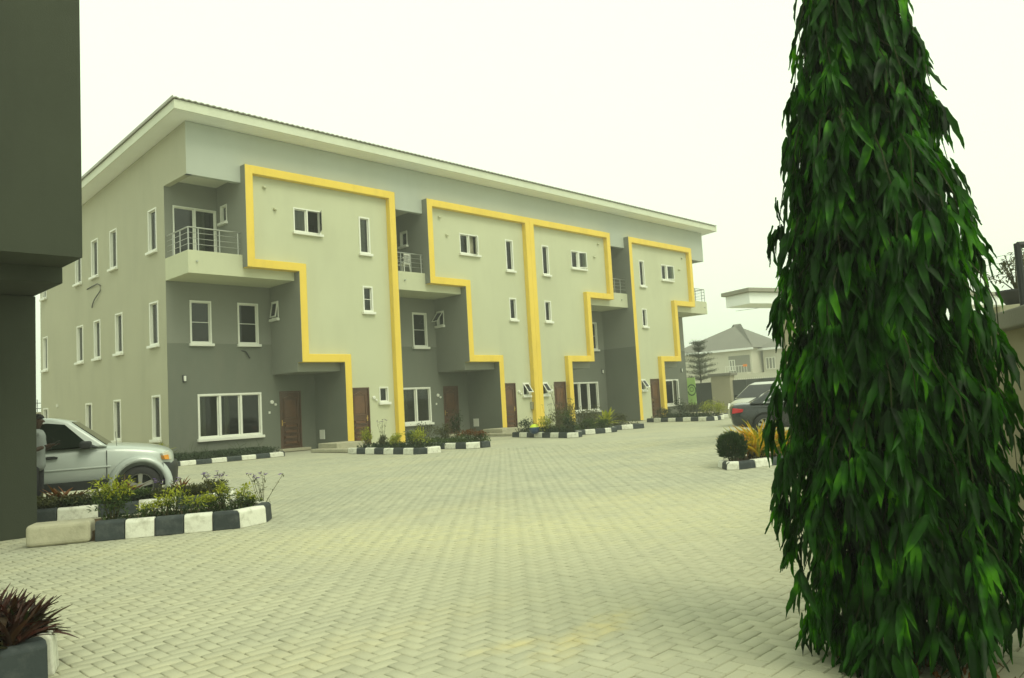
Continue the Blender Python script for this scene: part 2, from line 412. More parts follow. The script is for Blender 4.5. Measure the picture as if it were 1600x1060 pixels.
def leaf_tmpl(rows=4, width=0.25, droop=0.15, fold=0.06, wavy=0.0, ph=0.0, tip=1.0):
    """unit-length leaf along +Y; quads"""
    vs = []; fs = []
    for i in range(rows+1):
        t = i/rows
        wd = width*0.5*math.sin(math.pi*min(1, (t*0.94+0.05))**0.8)**tip + 0.004
        z = -droop*t*t
        wv = wavy*math.sin(ph+t*rows*1.9)
        vs += [(-wd, t, z+fold*wd/width*2+wv), (0, t, z-fold*0.3), (wd, t, z+fold*wd/width*2-wv)]
    for i in range(rows):
        a = i*3
        fs += [(a, a+1, a+4, a+3), (a+1, a+2, a+5, a+4)]
    return (np.array(vs), fs)

def bake(o):
    """apply modifiers"""
    dg = bpy.context.evaluated_depsgraph_get(); dg.update()
    me = bpy.data.meshes.new_from_object(o.evaluated_get(dg))
    o.modifiers.clear(); o.data = me
    return o

# ================================================================== GROUND AND PAVING
g = MB(); S = 160
g.box((-S, -S, -0.6), (S, S, -0.02)); o = g.build('ground', 'ground'); o['kind'] = 'structure'

paving = MB().box((-14, -14, -0.3), (46.5, 28.0, -0.009)).build('paving', 'pavebase'); paving['kind'] = 'structure'

# herringbone pavers, laid square to the terrace
CAM2 = np.array([0.0, 0.0]); f2 = np.array([0.71643, 0.69293]); r2 = np.array([0.69739, -0.7145])
f2 /= np.linalg.norm(f2); r2 /= np.linalg.norm(r2)
a_ = 0.092
ii = np.arange(-45, 380)
GX, GY = np.meshgrid(ii, ii, indexing='ij')
dd = (GX-GY) % 4
def paver_list(sel, horiz):
    x = GX[sel]*a_; y = GY[sel]*a_
    cx = x + (a_ if horiz else a_/2); cy = y + (a_/2 if horiz else a_)
    return np.c_[cx, cy]
allp = np.r_[np.c_[paver_list(dd == 0, True), np.zeros((dd == 0).sum())], np.c_[paver_list(dd == 3, False), np.ones((dd == 3).sum())]]
dep = allp[:, 0]*f2[0]+allp[:, 1]*f2[1]; lat = allp[:, 0]*r2[0]+allp[:, 1]*r2[1]
keep = (dep > 2.3) & (dep < 25.5) & (np.abs(lat) < 0.66*dep+1.6) & (allp[:, 1] < 27.6)
allp = allp[keep]; dep = dep[keep]; lat = lat[keep]
def paver_tmpl(rich):
    L2, W2, ch = a_-0.0028, a_/2-0.0028, 0.005
    if rich:
        vs = [(-L2,-W2,-0.02),(L2,-W2,-0.02),(L2,W2,-0.02),(-L2,W2,-0.02),(-L2,-W2,-0.006),(L2,-W2,-0.006),(L2,W2,-0.006),(-L2,W2,-0.006),
              (-L2+ch,-W2+ch,0),(L2-ch,-W2+ch,0),(L2-ch,W2-ch,0),(-L2+ch,W2-ch,0)]
        fs = [(8,9,10,11)]+[(i,(i+1)%4,(i+1)%4+4,i+4) for i in range(4)]+[(i+4,(i+1)%4+4,(i+1)%4+8,i+8) for i in range(4)]
    else:
        vs = [(-L2,-W2,-0.01),(L2,-W2,-0.01),(L2,W2,-0.01),(-L2,W2,-0.01),(-L2+ch,-W2+ch,0),(L2-ch,-W2+ch,0),(L2-ch,W2-ch,0),(-L2+ch,W2-ch,0)]
        fs = [(4,5,6,7)]+[(i,(i+1)%4,(i+1)%4+4,i+4) for i in range(4)]
    return (np.array(vs), fs)
n = len(allp)
tz = rng.normal(0, 0.0012, n); tx = rng.normal(0, 0.010, n); ty = rng.normal(0, 0.010, n); rz = rng.normal(0, 0.006, n)
low = 0.006*np.sin(allp[:, 0]*0.9+1.0)*np.sin(allp[:, 1]*0.7) # slight settling
def paver_mat4(i):
    e = Matrix.Translation((allp[i, 0], allp[i, 1], tz[i]+0.002)) @ Matrix.Rotation(allp[i, 2]*math.pi/2+rz[i], 4, 'Z') @ Matrix.Rotation(tx[i], 4, 'X') @ Matrix.Rotation(ty[i]*0.5, 4, 'Y')
    return e
vis = np.where((np.abs(lat) < 0.63*dep) & (dep > 3.2))[0]
order = vis[np.argsort(dep[vis])]
near = list(order[:300]); nearset = set(near)
tmplA = paver_tmpl(True); tmplB = paver_tmpl(False)
pme = bpy.data.meshes.new('paver'); pme.from_pydata([tuple(v) for v in tmplA[0]], [], tmplA[1]); pme.update()
pme.materials.append(MT['paver'])
for i in near:
    o = bpy.data.objects.new('paver', pme); COL.objects.link(o); o.parent = paving; o.matrix_local = paver_mat4(i)
ms = [(0 if dep[i] < 11 else 1, np.array(paver_mat4(i))) for i in range(n) if i not in nearset]
o = link('paver_field', scatter_mesh('paver_field', [tmplA, tmplB], ms), paving, 'paver'); o['kind'] = 'stuff'
# sand bed seen in the joints, under the laid blocks
jb = MB()
jp = []
for d_, s_ in ((2.2, -1), (25.5, -1), (25.5, 1), (2.2, 1)):
    q = f2*d_ + r2*s_*(0.66*d_+1.6); jp.append((q[0], q[1]))
jb.prism(jp, -0.008, -0.0055, 2).build('joint_sand', 'joint', paving)

# ================================================================== TERRACE BUILDING
XG, XE = 11.76, 46.38
XM = (XG+XE)/2
YF, YC, YB, YR, YE = 26.44, 26.69, 26.79, 28.72, 43.85
ZRF = 11.98
SL = -0.0653
def zr(y): return ZRF + SL*(y-YB)
TB = empty('terrace_building', (XG, YR, 0))
TB_off = Vector((XG, YR, 0))
class BMB(MB):
    """builder in world coordinates whose parts hang under the building's empty"""
    def build(self, name, mat, parent=None, **k):
        o = MB.build(self, name, mat, None, **k)
        attach(o, parent or TB)
        return o
def attach(o, parent):
    o.parent = parent
    off = Vector((0, 0, 0)); p = parent
    while p is not None:
        off += p.location; p = p.parent
    o.location = Vector(o.location) - off

def wall(T, a0, a1, z0, z1, holes, th, mat, name='wall'):
    """slab with openings; T maps (a, n, z): a along the wall, n outwards"""
    m = BMB(T)
    A = sorted(set([a0, a1] + [h for q in holes for h in q[:2] if a0 < h < a1]))
    Z = sorted(set([z0, z1] + [h for q in holes for h in q[2:4] if z0 < h < z1]))
    na, nz = len(A)-1, len(Z)-1
    def solid(i, j):
        if i < 0 or j < 0 or i >= na or j >= nz: return False
        ca, cz = (A[i]+A[i+1])/2, (Z[j]+Z[j+1])/2
        return not any(q[0] < ca < q[1] and q[2] < cz < q[3] for q in holes)
    for i in range(na):
        for j in range(nz):
            if not solid(i, j): continue
            x0, x1, y0, y1 = A[i], A[i+1], Z[j], Z[j+1]
            m.add([(x0,0,y0),(x1,0,y0),(x1,0,y1),(x0,0,y1)], [(0,1,2,3)])
            m.add([(x0,-th,y0),(x1,-th,y0),(x1,-th,y1),(x0,-th,y1)], [(3,2,1,0)])
            if not solid(i-1, j): m.add([(x0,0,y0),(x0,0,y1),(x0,-th,y1),(x0,-th,y0)], [(0,1,2,3)])
            if not solid(i+1, j): m.add([(x1,0,y0),(x1,-th,y0),(x1,-th,y1),(x1,0,y1)], [(0,1,2,3)])
            if not solid(i, j-1): m.add([(x0,0,y0),(x0,-th,y0),(x1,-th,y0),(x1,0,y0)], [(0,1,2,3)])
            if not solid(i, j+1): m.add([(x0,0,y1),(x1,0,y1),(x1,-th,y1),(x0,-th,y1)], [(0,1,2,3)])
    # weld so recalculated normals agree
    me = m.mesh(name)
    bm = bmesh.new(); bm.from_mesh(me); bmesh.ops.remove_doubles(bm, verts=bm.verts, dist=1e-5)
    bmesh.ops.recalc_face_normals(bm, faces=bm.faces); bm.to_mesh(me); bm.free()
    o = link(name, me, None, mat); attach(o, TB)
    return o

def face_y(Y): return lambda p: (p[0], Y-p[1], p[2])       # looks towards -Y
def face_x(X, s=-1): return lambda p: (X+s*p[1], p[0], p[2])  # looks towards -X (s=-1) or +X

def ring(m, a0, a1, z0, z1, t, n0, n1):
    m.box((a0, n0, z0), (a1, n1, z0+t)); m.box((a0, n0, z1-t), (a1, n1, z1))
    m.box((a0, n0, z0+t), (a0+t, n1, z1-t)); m.box((a1-t, n0, z0+t), (a1, n1, z1-t))

def window(T, a0, a1, z0, z1, lights=1, openings=None, sill=True, t=0.065, curtain=None, bar=False, back=0.13):
    """white frame (the part), panes, sashes, sill and curtain under it"""
    m = BMB(T)
    ring(m, a0-0.012, a1+0.012, z0-0.012, z1+0.012, t, -back, 0.028)
    wd = (a1-a0)/lights
    for k in range(1, lights):
        m.box((a0+k*wd-t*0.55, -back+0.01, z0+t-0.012), (a0+k*wd+t*0.55, 0.02, z1-t+0.012))
    w_ = m.build('window', 'white', bevel=0.006, seg=1)
    openings = openings or {}
    for k in range(lights):
        b0, b1 = a0+k*wd+t*0.7, a0+(k+1)*wd-t*0.7
        c0, c1 = z0+t*0.7, z1-t*0.7
        if k in openings:
            kind, ang = openings[k]
            ca, sa = math.cos(ang), math.sin(ang)
            if kind == 'right':   # hinged at a1, swings out
                Tl = lambda p, T=T: T((b1+(p[0]-b1)*ca - (p[1])*sa*-1*0, 0.0+(b1-p[0])*sa + p[1]*ca, p[2]))
            elif kind == 'left':
                Tl = lambda p, T=T: T((b0+(p[0]-b0)*ca, (p[0]-b0)*sa + p[1]*ca, p[2]))
            else:                 # top hung
                Tl = lambda p, T=T: T((p[0], (c1-p[2])*sa + p[1]*ca + 0.02, c1+(p[2]-c1)*ca))
            s = BMB(Tl); ring(s, b0, b1, c0, c1, 0.045, -0.02, 0.02); so = s.build('sash', 'white', w_)
            # pane as a sub-part of the window
            BMB(Tl).box((b0+0.035, -0.004, c0+0.035), (b1-0.035, 0.004, c1-0.035)).build('pane', 'glass', w_)
        else:
            p = BMB(T)
            ring(p, b0-0.01, b1+0.01, c0-0.01, c1+0.01, 0.04, -back+0.02, -back+0.075)
            if bar: p.box((b0, -back+0.03, (c0+c1)/2-0.012), (b1, -back+0.07, (c0+c1)/2+0.012))
            p.build('sash', 'white', w_)
            BMB(T).box((b0+0.02, -back+0.04, c0+0.02), (b1-0.02, -back+0.047, c1-0.02)).build('pane', 'glass', w_)
    if sill:
        BMB(T).box((a0-0.07, 0.001, z0-0.115), (a1+0.07, 0.13, z0-0.013)).build('sill', 'white', w_, bevel=0.012)
    if curtain:
        q = BMB(T); vs = []; fs = []
        for (u0, u1) in curtain:
            n_ = max(6, int((u1-u0)*(a1-a0)/0.05))
            vs = []; fs = []
            for i in range(n_+1):
                aa = a0+(a1-a0)*(u0+(u1-u0)*i/n_)
                nn = -back-0.12-0.025*math.sin(i*1.9)
                vs += [(aa, nn, z0+0.01), (aa, nn, z1+0.06)]
            fs = [(2*i, 2*i+2, 2*i+3, 2*i+1) for i in range(n_)]
            q.add(vs, fs)
        q.build('curtain', 'curtain', w_, smooth=True)
    return w_

def door(T, a0, a1, z0, z1, handle_left=True):
    m = BMB(T)   # frame with the leaf
    ring(m, a0, a1, z0-0.05, z1, 0.055, -0.12, 0.012)
    m.box((a0+0.055, -0.09, z0), (a1-0.055, -0.04, z1-0.055))
    d = m.build('door', 'wood', bevel=0.006, seg=1)
    w0, w1 = a0+0.17, a1-0.17
    H = z1-z0
    def moulding(zz0, zz1, arch=False):
        p = BMB(T)
        if arch:
            n_ = 10; out = []; inn = []
            for i in range(n_+1):
                u = i/n_; x = w0+(w1-w0)*u
                hgt = 0.10*math.exp(-((u-0.5)/0.23)**2)
                out.append((x, zz1-0.11+hgt)); inn.append((w0+0.03+(w1-w0-0.06)*u, zz1-0.14+hgt))
            for i in range(n_):
                p.add([(out[i][0],-0.04,out[i][1]),(out[i+1][0],-0.04,out[i+1][1]),(inn[i+1][0],-0.04,inn[i+1][1]),(inn[i][0],-0.04,inn[i][1]),
                       (out[i][0],-0.022,out[i][1]),(out[i+1][0],-0.022,out[i+1][1]),(inn[i+1][0],-0.022,inn[i+1][1]),(inn[i][0],-0.022,inn[i][1])],
                      [(4,5,6,7),(0,1,5,4),(3,7,6,2)])
            p.box((w0, -0.04, zz0), (w0+0.03, -0.012, zz1-0.12)); p.box((w1-0.03, -0.04, zz0), (w1, -0.012, zz1-0.12))
            p.box((w0+0.03, -0.04, zz0), (w1-0.03, -0.012, zz0+0.03))
            p.box((w0+0.07, -0.04, zz0+0.08), (w1-0.07, -0.030, zz1-0.20))
        else:
            ring(p, w0, w1, zz0, zz1, 0.022, -0.04, 0.006)
            p.box((w0+0.05, -0.04, zz0+0.045), (w1-0.05, 0.012, zz1-0.045))
        p.build('moulding', 'woodlight', d, bevel=0.012, seg=2)
    moulding(z0+H*0.50, z0+H*0.93, True)
    for k in range(4):
        zz = z0+0.10+k*H*0.098
        moulding(zz, zz+H*0.082)
    ha = a0+0.11 if handle_left else a1-0.11
    h = BMB(T); h.box((ha-0.02, -0.04, z0+0.88), (ha+0.02, -0.03, z0+1.10))
    s = 1 if handle_left else -1
    h.tube([(ha, -0.035, z0+1.0), (ha, 0.015, z0+1.0), (ha+s*0.11, 0.015, z0+0.995)], 0.011, 6)
    h.build('handle', 'brass', d)
    return d

def lamp(T, a, z):
    m = BMB(T); m.box((a-0.07, 0.001, z-0.13), (a+0.07, 0.05, z+0.13)); o = m.build('wall_lamp', 'cladding', bevel=0.015)
    BMB(T).box((a-0.045, 0.05, z-0.10), (a+0.045, 0.10, z+0.10)).build('lamp_shade', 'plastic', o, bevel=0.02)

def bells(T, a, z, s=1):
    for (da, dz, r) in ((0, 0, 0.075), (0.15*s, -0.10, 0.05)):
        BMB(T).tube([(a+da, 0.001, z+dz), (a+da, 0.05, z+dz), (a+da, 0.062, z+dz)], [r, r, r*0.7], 12).build('outdoor_socket', 'plastic')
    BMB(T).box((a-0.11*s-0.04, 0.001, z-0.45), (a-0.11*s+0.04, 0.02, z-0.36)).build('bell_push', 'plastic')

def vent(T, a, z):
    BMB(T).tube([(a, 0.001, z), (a, 0.07, z-0.01), (a, 0.11, z-0.05)], [0.055, 0.055, 0.05], 10).build('vent_pipe', 'cream', smooth=True)

# --- gable end (X = XG) with its windows
TG = face_x(XG)
gw = [(29.42, 30.18, 7.83, 9.42), (33.42, 34.18, 7.83, 9.42), (35.62, 36.4, 7.83, 9.42), (37.72, 38.5, 7.83, 9.42), (42.8, 43.5, 7.83, 9.42),
      (29.42, 30.2, 4.30, 5.90), (32.95, 33.7, 4.30, 5.90), (35.45, 36.2, 4.30, 5.90), (37.6, 38.4, 4.30, 5.90), (42.68, 43.4, 4.30, 5.90),
      (29.38, 30.12, 0.82, 2.42), (33.28, 34.02, 0.82, 2.42), (36.6, 37.35, 0.82, 2.42), (42.7, 43.4, 0.82, 2.42)]
wall(TG, YR-0.0, YE, 0, 9.9, gw, 0.22, 'gable')
BMB().prism([(YB, 10.06), (YR, 10.06), (YR, 9.9), (YE, 9.9), (YE, zr(YE)-0.02), (YB, zr(YB)-0.02)], XG, XG+0.22, 0).build('wall', 'gable')
for i, q in enumerate(gw):
    window(TG, *q, curtain=[(0.0, 0.5)] if i in (0, 5, 10) else None, bar=False, openings=None)
BMB(TG).tube([(37.0, 0.02, 7.40), (36.2, 0.05, 7.42), (35.5, 0.09, 7.42), (35.25, 0.06, 7.33), (35.3, 0.04, 7.1), (35.9, 0.08, 6.8), (36.25, 0.05, 6.62), (36.4, 0.02, 6.52)], 0.022, 5).build('loose_cable', 'wire')
BMB(TG).box((41.15, 0.001, 2.42), (41.3, 0.06, 2.55)).build('wall_lamp', 'plastic', bevel=0.01)

# right gable, rear wall, floors
wall(face_x(XE, 1), YR+0.01, YE, 0, 9.9, [], 0.22, 'gable')
BMB().prism([(YB, 10.06), (YR, 10.06), (YR, 9.9), (YE, 9.9), (YE, zr(YE)-0.02), (YB, zr(YB)-0.02)], XE-0.22, XE, 0).build('wall', 'lightgrey')
BMB().box((XG+0.22, YE-0.22, 0), (XE-0.22, YE-0.004, 11.0)).build('wall', 'gable')
for zf in (0.02, 3.28, 6.75, 10.35):
    BMB().box((XG+0.23, YR+0.23, zf), (XE-0.23, YE-0.23, zf+0.12)).build('floor_slab', 'interior')
for k in range(1, 4):
    xx_ = XG + (XE-XG)*k/4
    BMB().box((xx_-0.1, YR+0.3, 0.14), (xx_+0.1, YE-0.3, 10.3)).build('partition', 'interior')
BMB().box((XG+0.3, YR+3.6, 0.14), (XE-0.3, YR+3.75, 10.3)).build('partition', 'interior')

# fascia band under the eaves
BMB().box((XG+0.003, YB-0.003, 10.06), (XE-0.003, YB+0.2, zr(YB)-0.02)).build('fascia_wall', 'lightgrey')

# roof: sloping slab, fascia boards, soffit, ribbed sheet
RX0, RX1, RY0, RY1 = XG-0.71, XE+0.6, 25.98, YE+0.75
rf = BMB().prism([(RY0+0.03, zr(RY0)), (RY1-0.03, zr(RY1)), (RY1-0.03, zr(RY1)+0.28), (RY0+0.03, zr(RY0)+0.28)], RX0+0.03, RX1-0.03, 0).build('roof', 'soffit')
fb = BMB()
fb.box((RX0, RY0, zr(RY0)-0.02), (RX1, RY0+0.028, zr(RY0)+0.30))
fb.prism([(RY0+0.028, zr(RY0)-0.02), (RY1, zr(RY1)-0.02), (RY1, zr(RY1)+0.30), (RY0+0.028, zr(RY0)+0.30)], RX0, RX0+0.028, 0)
fb.prism([(RY0+0.028, zr(RY0)-0.02), (RY1, zr(RY1)-0.02), (RY1, zr(RY1)+0.30), (RY0+0.028, zr(RY0)+0.30)], RX1-0.028, RX1, 0)
fb.build('fascia_board', 'fasciapaint', rf)
rs = BMB(); nrib = int((RX1-RX0+0.12)/0.11); vs = []; fs = []
for i in range(nrib+1):
    x = RX0-0.06+i*0.11
    hgt = 0.035 if i % 2 else 0.0
    for y in (RY0-0.07, RY1+0.05):
        vs += [(x, y, zr(y)+0.302+hgt), (x, y, zr(y)+0.335+hgt)]
for i in range(nrib):
    a, b = i*4, (i+1)*4
    fs += [(a, b, b+1, a+1), (a+2, a+3, b+3, b+2), (a+1, b+1, b+3, a+3), (a, a+2, b+2, b)]
rs.add(vs, fs).build('roof_sheet', 'roofmetal', rf)
BMB().prism([(RY0-0.05, zr(RY0)+0.30), (RY1, zr(RY1)+0.30), (RY1, zr(RY1)+0.40), (RY0-0.05, zr(RY0)+0.40)], RX0-0.075, RX0-0.05, 0).build('roof_edge_trim', 'roofmetal', rf)

# --- the four houses
def unit(k):
    """u runs from the outer side of the house towards its cream bay; houses 3 and 4 are mirrored"""
    mir = k >= 2
    inner = k in (1, 2)
    x0 = 20.36 if inner else XG
    def X(u): return (2*XM-(x0+u)) if mir else x0+u
    def TY(Y):
        return lambda p: (X(p[0]), Y-p[1], p[2])
    s0 = 0.26 if inner else 0.0                       # start of recess
    uR = (XM-20.36) if inner else 8.86                # outer edge of bay
    u1, u2, u3 = 2.02, 4.13, 6.02                     # left edges of the bay, top / middle / ground
    t = 0.31
    # recessed wall, lower, middle, loggia
    if k == 0 or k == 3: sa = s0+0.003
    else: sa = s0
    big = (1.09, 3.61, 0.74, 2.37); dr = (4.41, 5.37, 0.14, 2.40)
    wins = [(0.87, 1.67, 4.28, 5.87), (2.74, 3.58, 4.28, 5.87)]
    wall(TY(YR-0.003), sa, u3+0.03, 0, 4.27, [big, dr], 0.22, 'darkgrey')
    wall(TY(YR-0.003), sa, u2+0.03, 4.27, 6.6, wins, 0.22, 'midgrey')
    sl = (0.32, 1.96, 7.40, 9.38)
    wall(TY(YR-0.003), sa, u1+0.03, 7.3, 10.4, [sl], 0.22, 'midgrey')
    TR = TY(YR)
    window(TR, *big, lights=3, t=0.075, curtain=[(0.0, 0.16), (0.45, 0.52)] if k != 2 else [(0.0, 0.3)],
           openings={0: ('left', R(25)), 1: ('right', R(12))} if k == 3 else None)
    window(TR, *wins[0], bar=True); window(TR, *wins[1], bar=True)
    window(TR, *sl, lights=2, sill=False, t=0.05, curtain=[(0.55, 0.8)] if k in (0, 1) else [(0.1, 0.5)])
    door(TR, *dr, handle_left=True)
    if not inner or k == 2: lamp(TR, 0.60, 2.97)
    bells(TR, 4.06, 1.98, 1)
    # door step
    BMB(TR).box((dr[0]-0.15, 0.002, 0.0), (dr[1]+0.15, 0.42, 0.11)).build('step', 'concrete', bevel=0.015)
    # balcony slab under loggia, with ceiling
    e0 = s0+0.004 if inner else 0.0
    bal = BMB(TY(YB)).box((e0, -(YR-YB)+0.004, 6.55), (u2-0.02, 0.0, 7.36)).build('balcony', 'cream')
    BMB(TY(YB)).box((e0+0.22, -(YR-YB)+0.01, 10.30), (u1-0.02, -0.21, 10.34)).build('loggia_ceiling', 'ceiling')
    # stainless railing
    rl = BMB(TY(YB)); yb_ = -0.09; yw = -(YR-YB)+0.05
    zt = 8.19
    fr0 = e0+0.06
    posts = [(fr0 if not inner else e0+0.5, yb_), (e0+0.42 if not inner else e0+1.05, yb_), (e0+1.2 if not inner else e0+1.62, yb_), (1.9, yb_)]
    if not inner: posts += [(fr0, -0.75), (fr0, -1.35)]
    for (pa, pn) in posts:
        BMB(TY(YB)).tube([(pa, pn, 7.36), (pa, pn, zt)], 0.022, 8).build('railing_post', 'steel', bal)
    path0 = [(fr0, yw), (fr0, yb_), (u1-0.03, yb_)] if not inner else [(e0+0.02, yb_), (u1-0.03, yb_)]
    for zz, rr in ((zt, 0.026), (8.0, 0.010), (7.8, 0.010), (7.6, 0.010)):
        for a, b in zip(path0[:-1], path0[1:]):
            BMB(TY(YB)).tube([(a[0], a[1], zz), (b[0], b[1], zz)], rr, 8).build('rail', 'steel', bal)
    BMB(TY(YB)).tube([(e0+0.6, 0.0, 6.98), (e0+0.6, 0.09, 6.97)] if inner else [(e0+0.3, 0.0, 6.98), (e0+0.3, 0.07, 6.97)], 0.03, 8).build('drain_spout', 'lightgrey', bal)
    # bay: side walls (with small windows), stepped cream panel, yellow frame
    def TX(u): # side wall looking towards the loggia side
        s = -1 if not mir else 1
        xw = X(u)
        return lambda p: (xw+s*p[1], p[0], p[2])
    sw1 = (27.92, 28.42, 8.86, 9.50); sw2 = (28.08, 28.58, 5.28, 5.94)
    wall(TX(u1-0.003), YF+0.005, YR, 6.885, 10.686, [sw1], 0.2, 'midgrey')
    wall(TX(u2-0.003), YF+0.005, YR, 3.405, 6.883, [sw2], 0.2, 'midgrey')
    wall(TX(u3-0.003), YF+0.005, YR, 0.0, 3.403, [], 0.2, 'darkgrey')
    window(TX(u1), *sw1, t=0.05); window(TX(u2), *sw2, t=0.05, openings={0: ('top', R(38))} if k == 1 else ({0: ('top', R(10))} if k == 0 else None))
    if not mir: BMB(TX(u3)).box((28.05, 0.004, 0.38), (28.42, 0.03, 0.76)).build('meter_cover', 'plastic', bevel=0.01)
    # soffits of steps
    BMB(TY(YB)).box((u2+0.0, -(YR-YB)+0.004, 3.06), (u3+0.02, 0.0, 3.41)).build('porch_beam', 'midgrey')
    # outer side wall of the bay
    if not inner:
        so = 1 if not mir else -1
        xo = X(uR)
        Tx2 = lambda p: (xo+so*(p[1]+0.003), p[0], p[2])
        wall(Tx2 if True else None, YF+0.005, YR, 0.0, 4.27, [], 0.2, 'darkgrey')
        wall(Tx2, YF+0.005, YR, 4.27, 10.686, [], 0.2, 'midgrey')
    # cream panel in three storeys
    Tc = TY(YC)
    A = (4.10, 5.29, 8.47, 9.40); B = (7.12, 7.64, 7.92, 9.44); Cw = (7.18, 7.66, 5.49, 6.54); D = (7.80, 8.24, 1.76, 2.37)
    dF = (6.36, 7.30, 0.14, 2.38)
    e = uR-0.05 if not inner else uR-0.005
    wall(Tc, u1+0.1, e, 7.0, 10.6, [A, B], 0.2, 'cream')
    wall(Tc, u2+0.1, e, 3.55, 7.0, [Cw], 0.2, 'cream')
    wall(Tc, u3+0.1, e, 0.0, 3.55, [D, dF], 0.2, 'cream')
    angA = {0: R(68), 1: R(42), 2: R(22), 3: R(25)}[k]
    window(Tc, *A, lights=2, openings={1: ('right', angA)} if not mir else {0: ('right', angA), }, t=0.055,
           curtain=[(0.05, 0.95)] if k else [(0.05, 0.62)])
    window(Tc, *B, curtain=[(0.1, 0.9)]); window(Tc, *Cw, curtain=[(0.2, 0.9)] if k else None, bar=(k == 0))
    window(Tc, *D, t=0.05, openings={0: ('top', R(36))} if k in (1, 2, 3) else None)
    door(Tc, *dF, handle_left=False)
    vent(Tc, 2.89, 10.0); vent(Tc, 3.30, 9.22)
    for (da, dz, r) in ((7.50, 1.95, 0.07), (7.62, 1.84, 0.045)):
        BMB(Tc).tube([(da, 0.001, dz), (da, 0.06, dz), (da, 0.075, dz)], [r, r, r*0.7], 12).build('outdoor_socket', 'plastic')
    z0 = 0.02
    poly = [(u1, 6.88), (u1, 10.69), (uR, 10.69), (uR, z0), (uR-t, z0), (uR-t, 10.38), (u1+t, 10.38), (u1+t, 7.19), (u2+t, 7.19),
            (u2+t, 3.71), (u3+t, 3.71), (u3+t, z0), (u3, z0), (u3, 3.40), (u2, 3.40), (u2, 6.88)]
    BMB().prism([(X(p[0]), p[1]) for p in poly], YF, YB+0.01, 1).build('yellow_frame', 'yellow', bevel=0.012, seg=1)
    # floor/plinth edge in front of bay door
    BMB(Tc).box((u3+t+0.01, 0.002, 0.0), (7.6, 0.55, 0.10)).build('step', 'concrete', bevel=0.015)
    # loose aerial-cable stubs
    if k in (0, 1):
        c0 = 2.95 if k == 0 else 1.35
        BMB(TR).tube([(c0-0.1, 0.0, 4.02), (c0+0.05, 0.06, 3.98), (c0+0.12, 0.10, 3.85), (c0+0.22, 0.06, 3.72)], 0.025, 5).build('loose_cable', 'wire')
    if k == 1:
        BMB(Tc).box((8.26, 0.002, 1.05), (8.40, 0.12, 1.42)).build('meter_box', 'steel', bevel=0.015)
for k in range(4): unit(k)
tag(TB, 'three-storey grey and cream terrace with stepped yellow frames and mono-pitch roof', 'building')

# entrance steps beside first and second yellow frame
for nm, lab, dx in (('concrete_step', 'raw concrete double step at foot of the first yellow frame', 0.0), ('concrete_step', 'raw concrete double step at foot of the second yellow frame', 8.6)):
    s = MB().box((16.35+dx, 25.05, 0.003), (17.62+dx, 26.30, 0.30)).build(nm, 'concrete', bevel=0.02)
    MB().box((15.9+dx, 23.3, 0.003), (16.34+dx, 26.1, 0.12)).build('lower_tread', 'concrete', s, bevel=0.02)
    tag(s, lab, 'step')

# white plastic chair on the second balcony
def chair(loc, rz, label):
    e = empty('plastic_chair', loc, rz)
    MB().box((-0.22, -0.22, 0.40), (0.22, 0.22, 0.43)).build('seat', 'plastic', e, bevel=0.01)
    for sx in (-1, 1):
        for sy in (-1, 1):
            MB().tube([(sx*0.20, sy*0.20, 0.40), (sx*0.24, sy*0.23, 0)], 0.022, 6).build('leg', 'plastic', e)
        MB().tube([(sx*0.24, 0.2, 0.43), (sx*0.25, -0.18, 0.62), (sx*0.24, 0.22, 0.66)], 0.02, 6).build('armrest', 'plastic', e)
    b = MB(); b.box((-0.23, 0.21, 0.80), (0.23, 0.245, 0.87)); b.box((-0.23, 0.20, 0.43), (0.23, 0.23, 0.47)); b.build('backrest', 'plastic', e, bevel=0.01)
    for i in range(5):
        x = -0.2+0.1*i
        MB().box((x-0.012, 0.212, 0.47), (x+0.022, 0.235, 0.80)).build('back_slat', 'plastic', e)
    tag(e, label, 'chair')
chair((21.62, 27.35, 7.361), R(195), 'white plastic armchair with slatted back on the second balcony')

# ================================================================== NEIGHBOURING BUILDING, NEAR LEFT
nb = empty('grey_house', (3.16, 12.0, 0))
def NB(m, name, mat, **k):
    o = m.build(name, mat, **k); o.parent = nb; o.location = Vector(o.location)-nb.location; return o
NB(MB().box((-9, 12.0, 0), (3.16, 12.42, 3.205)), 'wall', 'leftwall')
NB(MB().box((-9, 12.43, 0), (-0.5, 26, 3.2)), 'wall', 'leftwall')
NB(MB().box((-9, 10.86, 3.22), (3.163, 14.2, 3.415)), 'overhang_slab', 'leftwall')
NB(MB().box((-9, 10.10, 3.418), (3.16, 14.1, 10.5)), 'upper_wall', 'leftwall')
NB(MB().box((-9.4, 9.6, 10.5), (3.7, 14.8, 10.75)), 'roof', 'soffit')
tag(nb, 'dark grey-green house with overhanging upper floor at the photo\'s left edge', 'building')

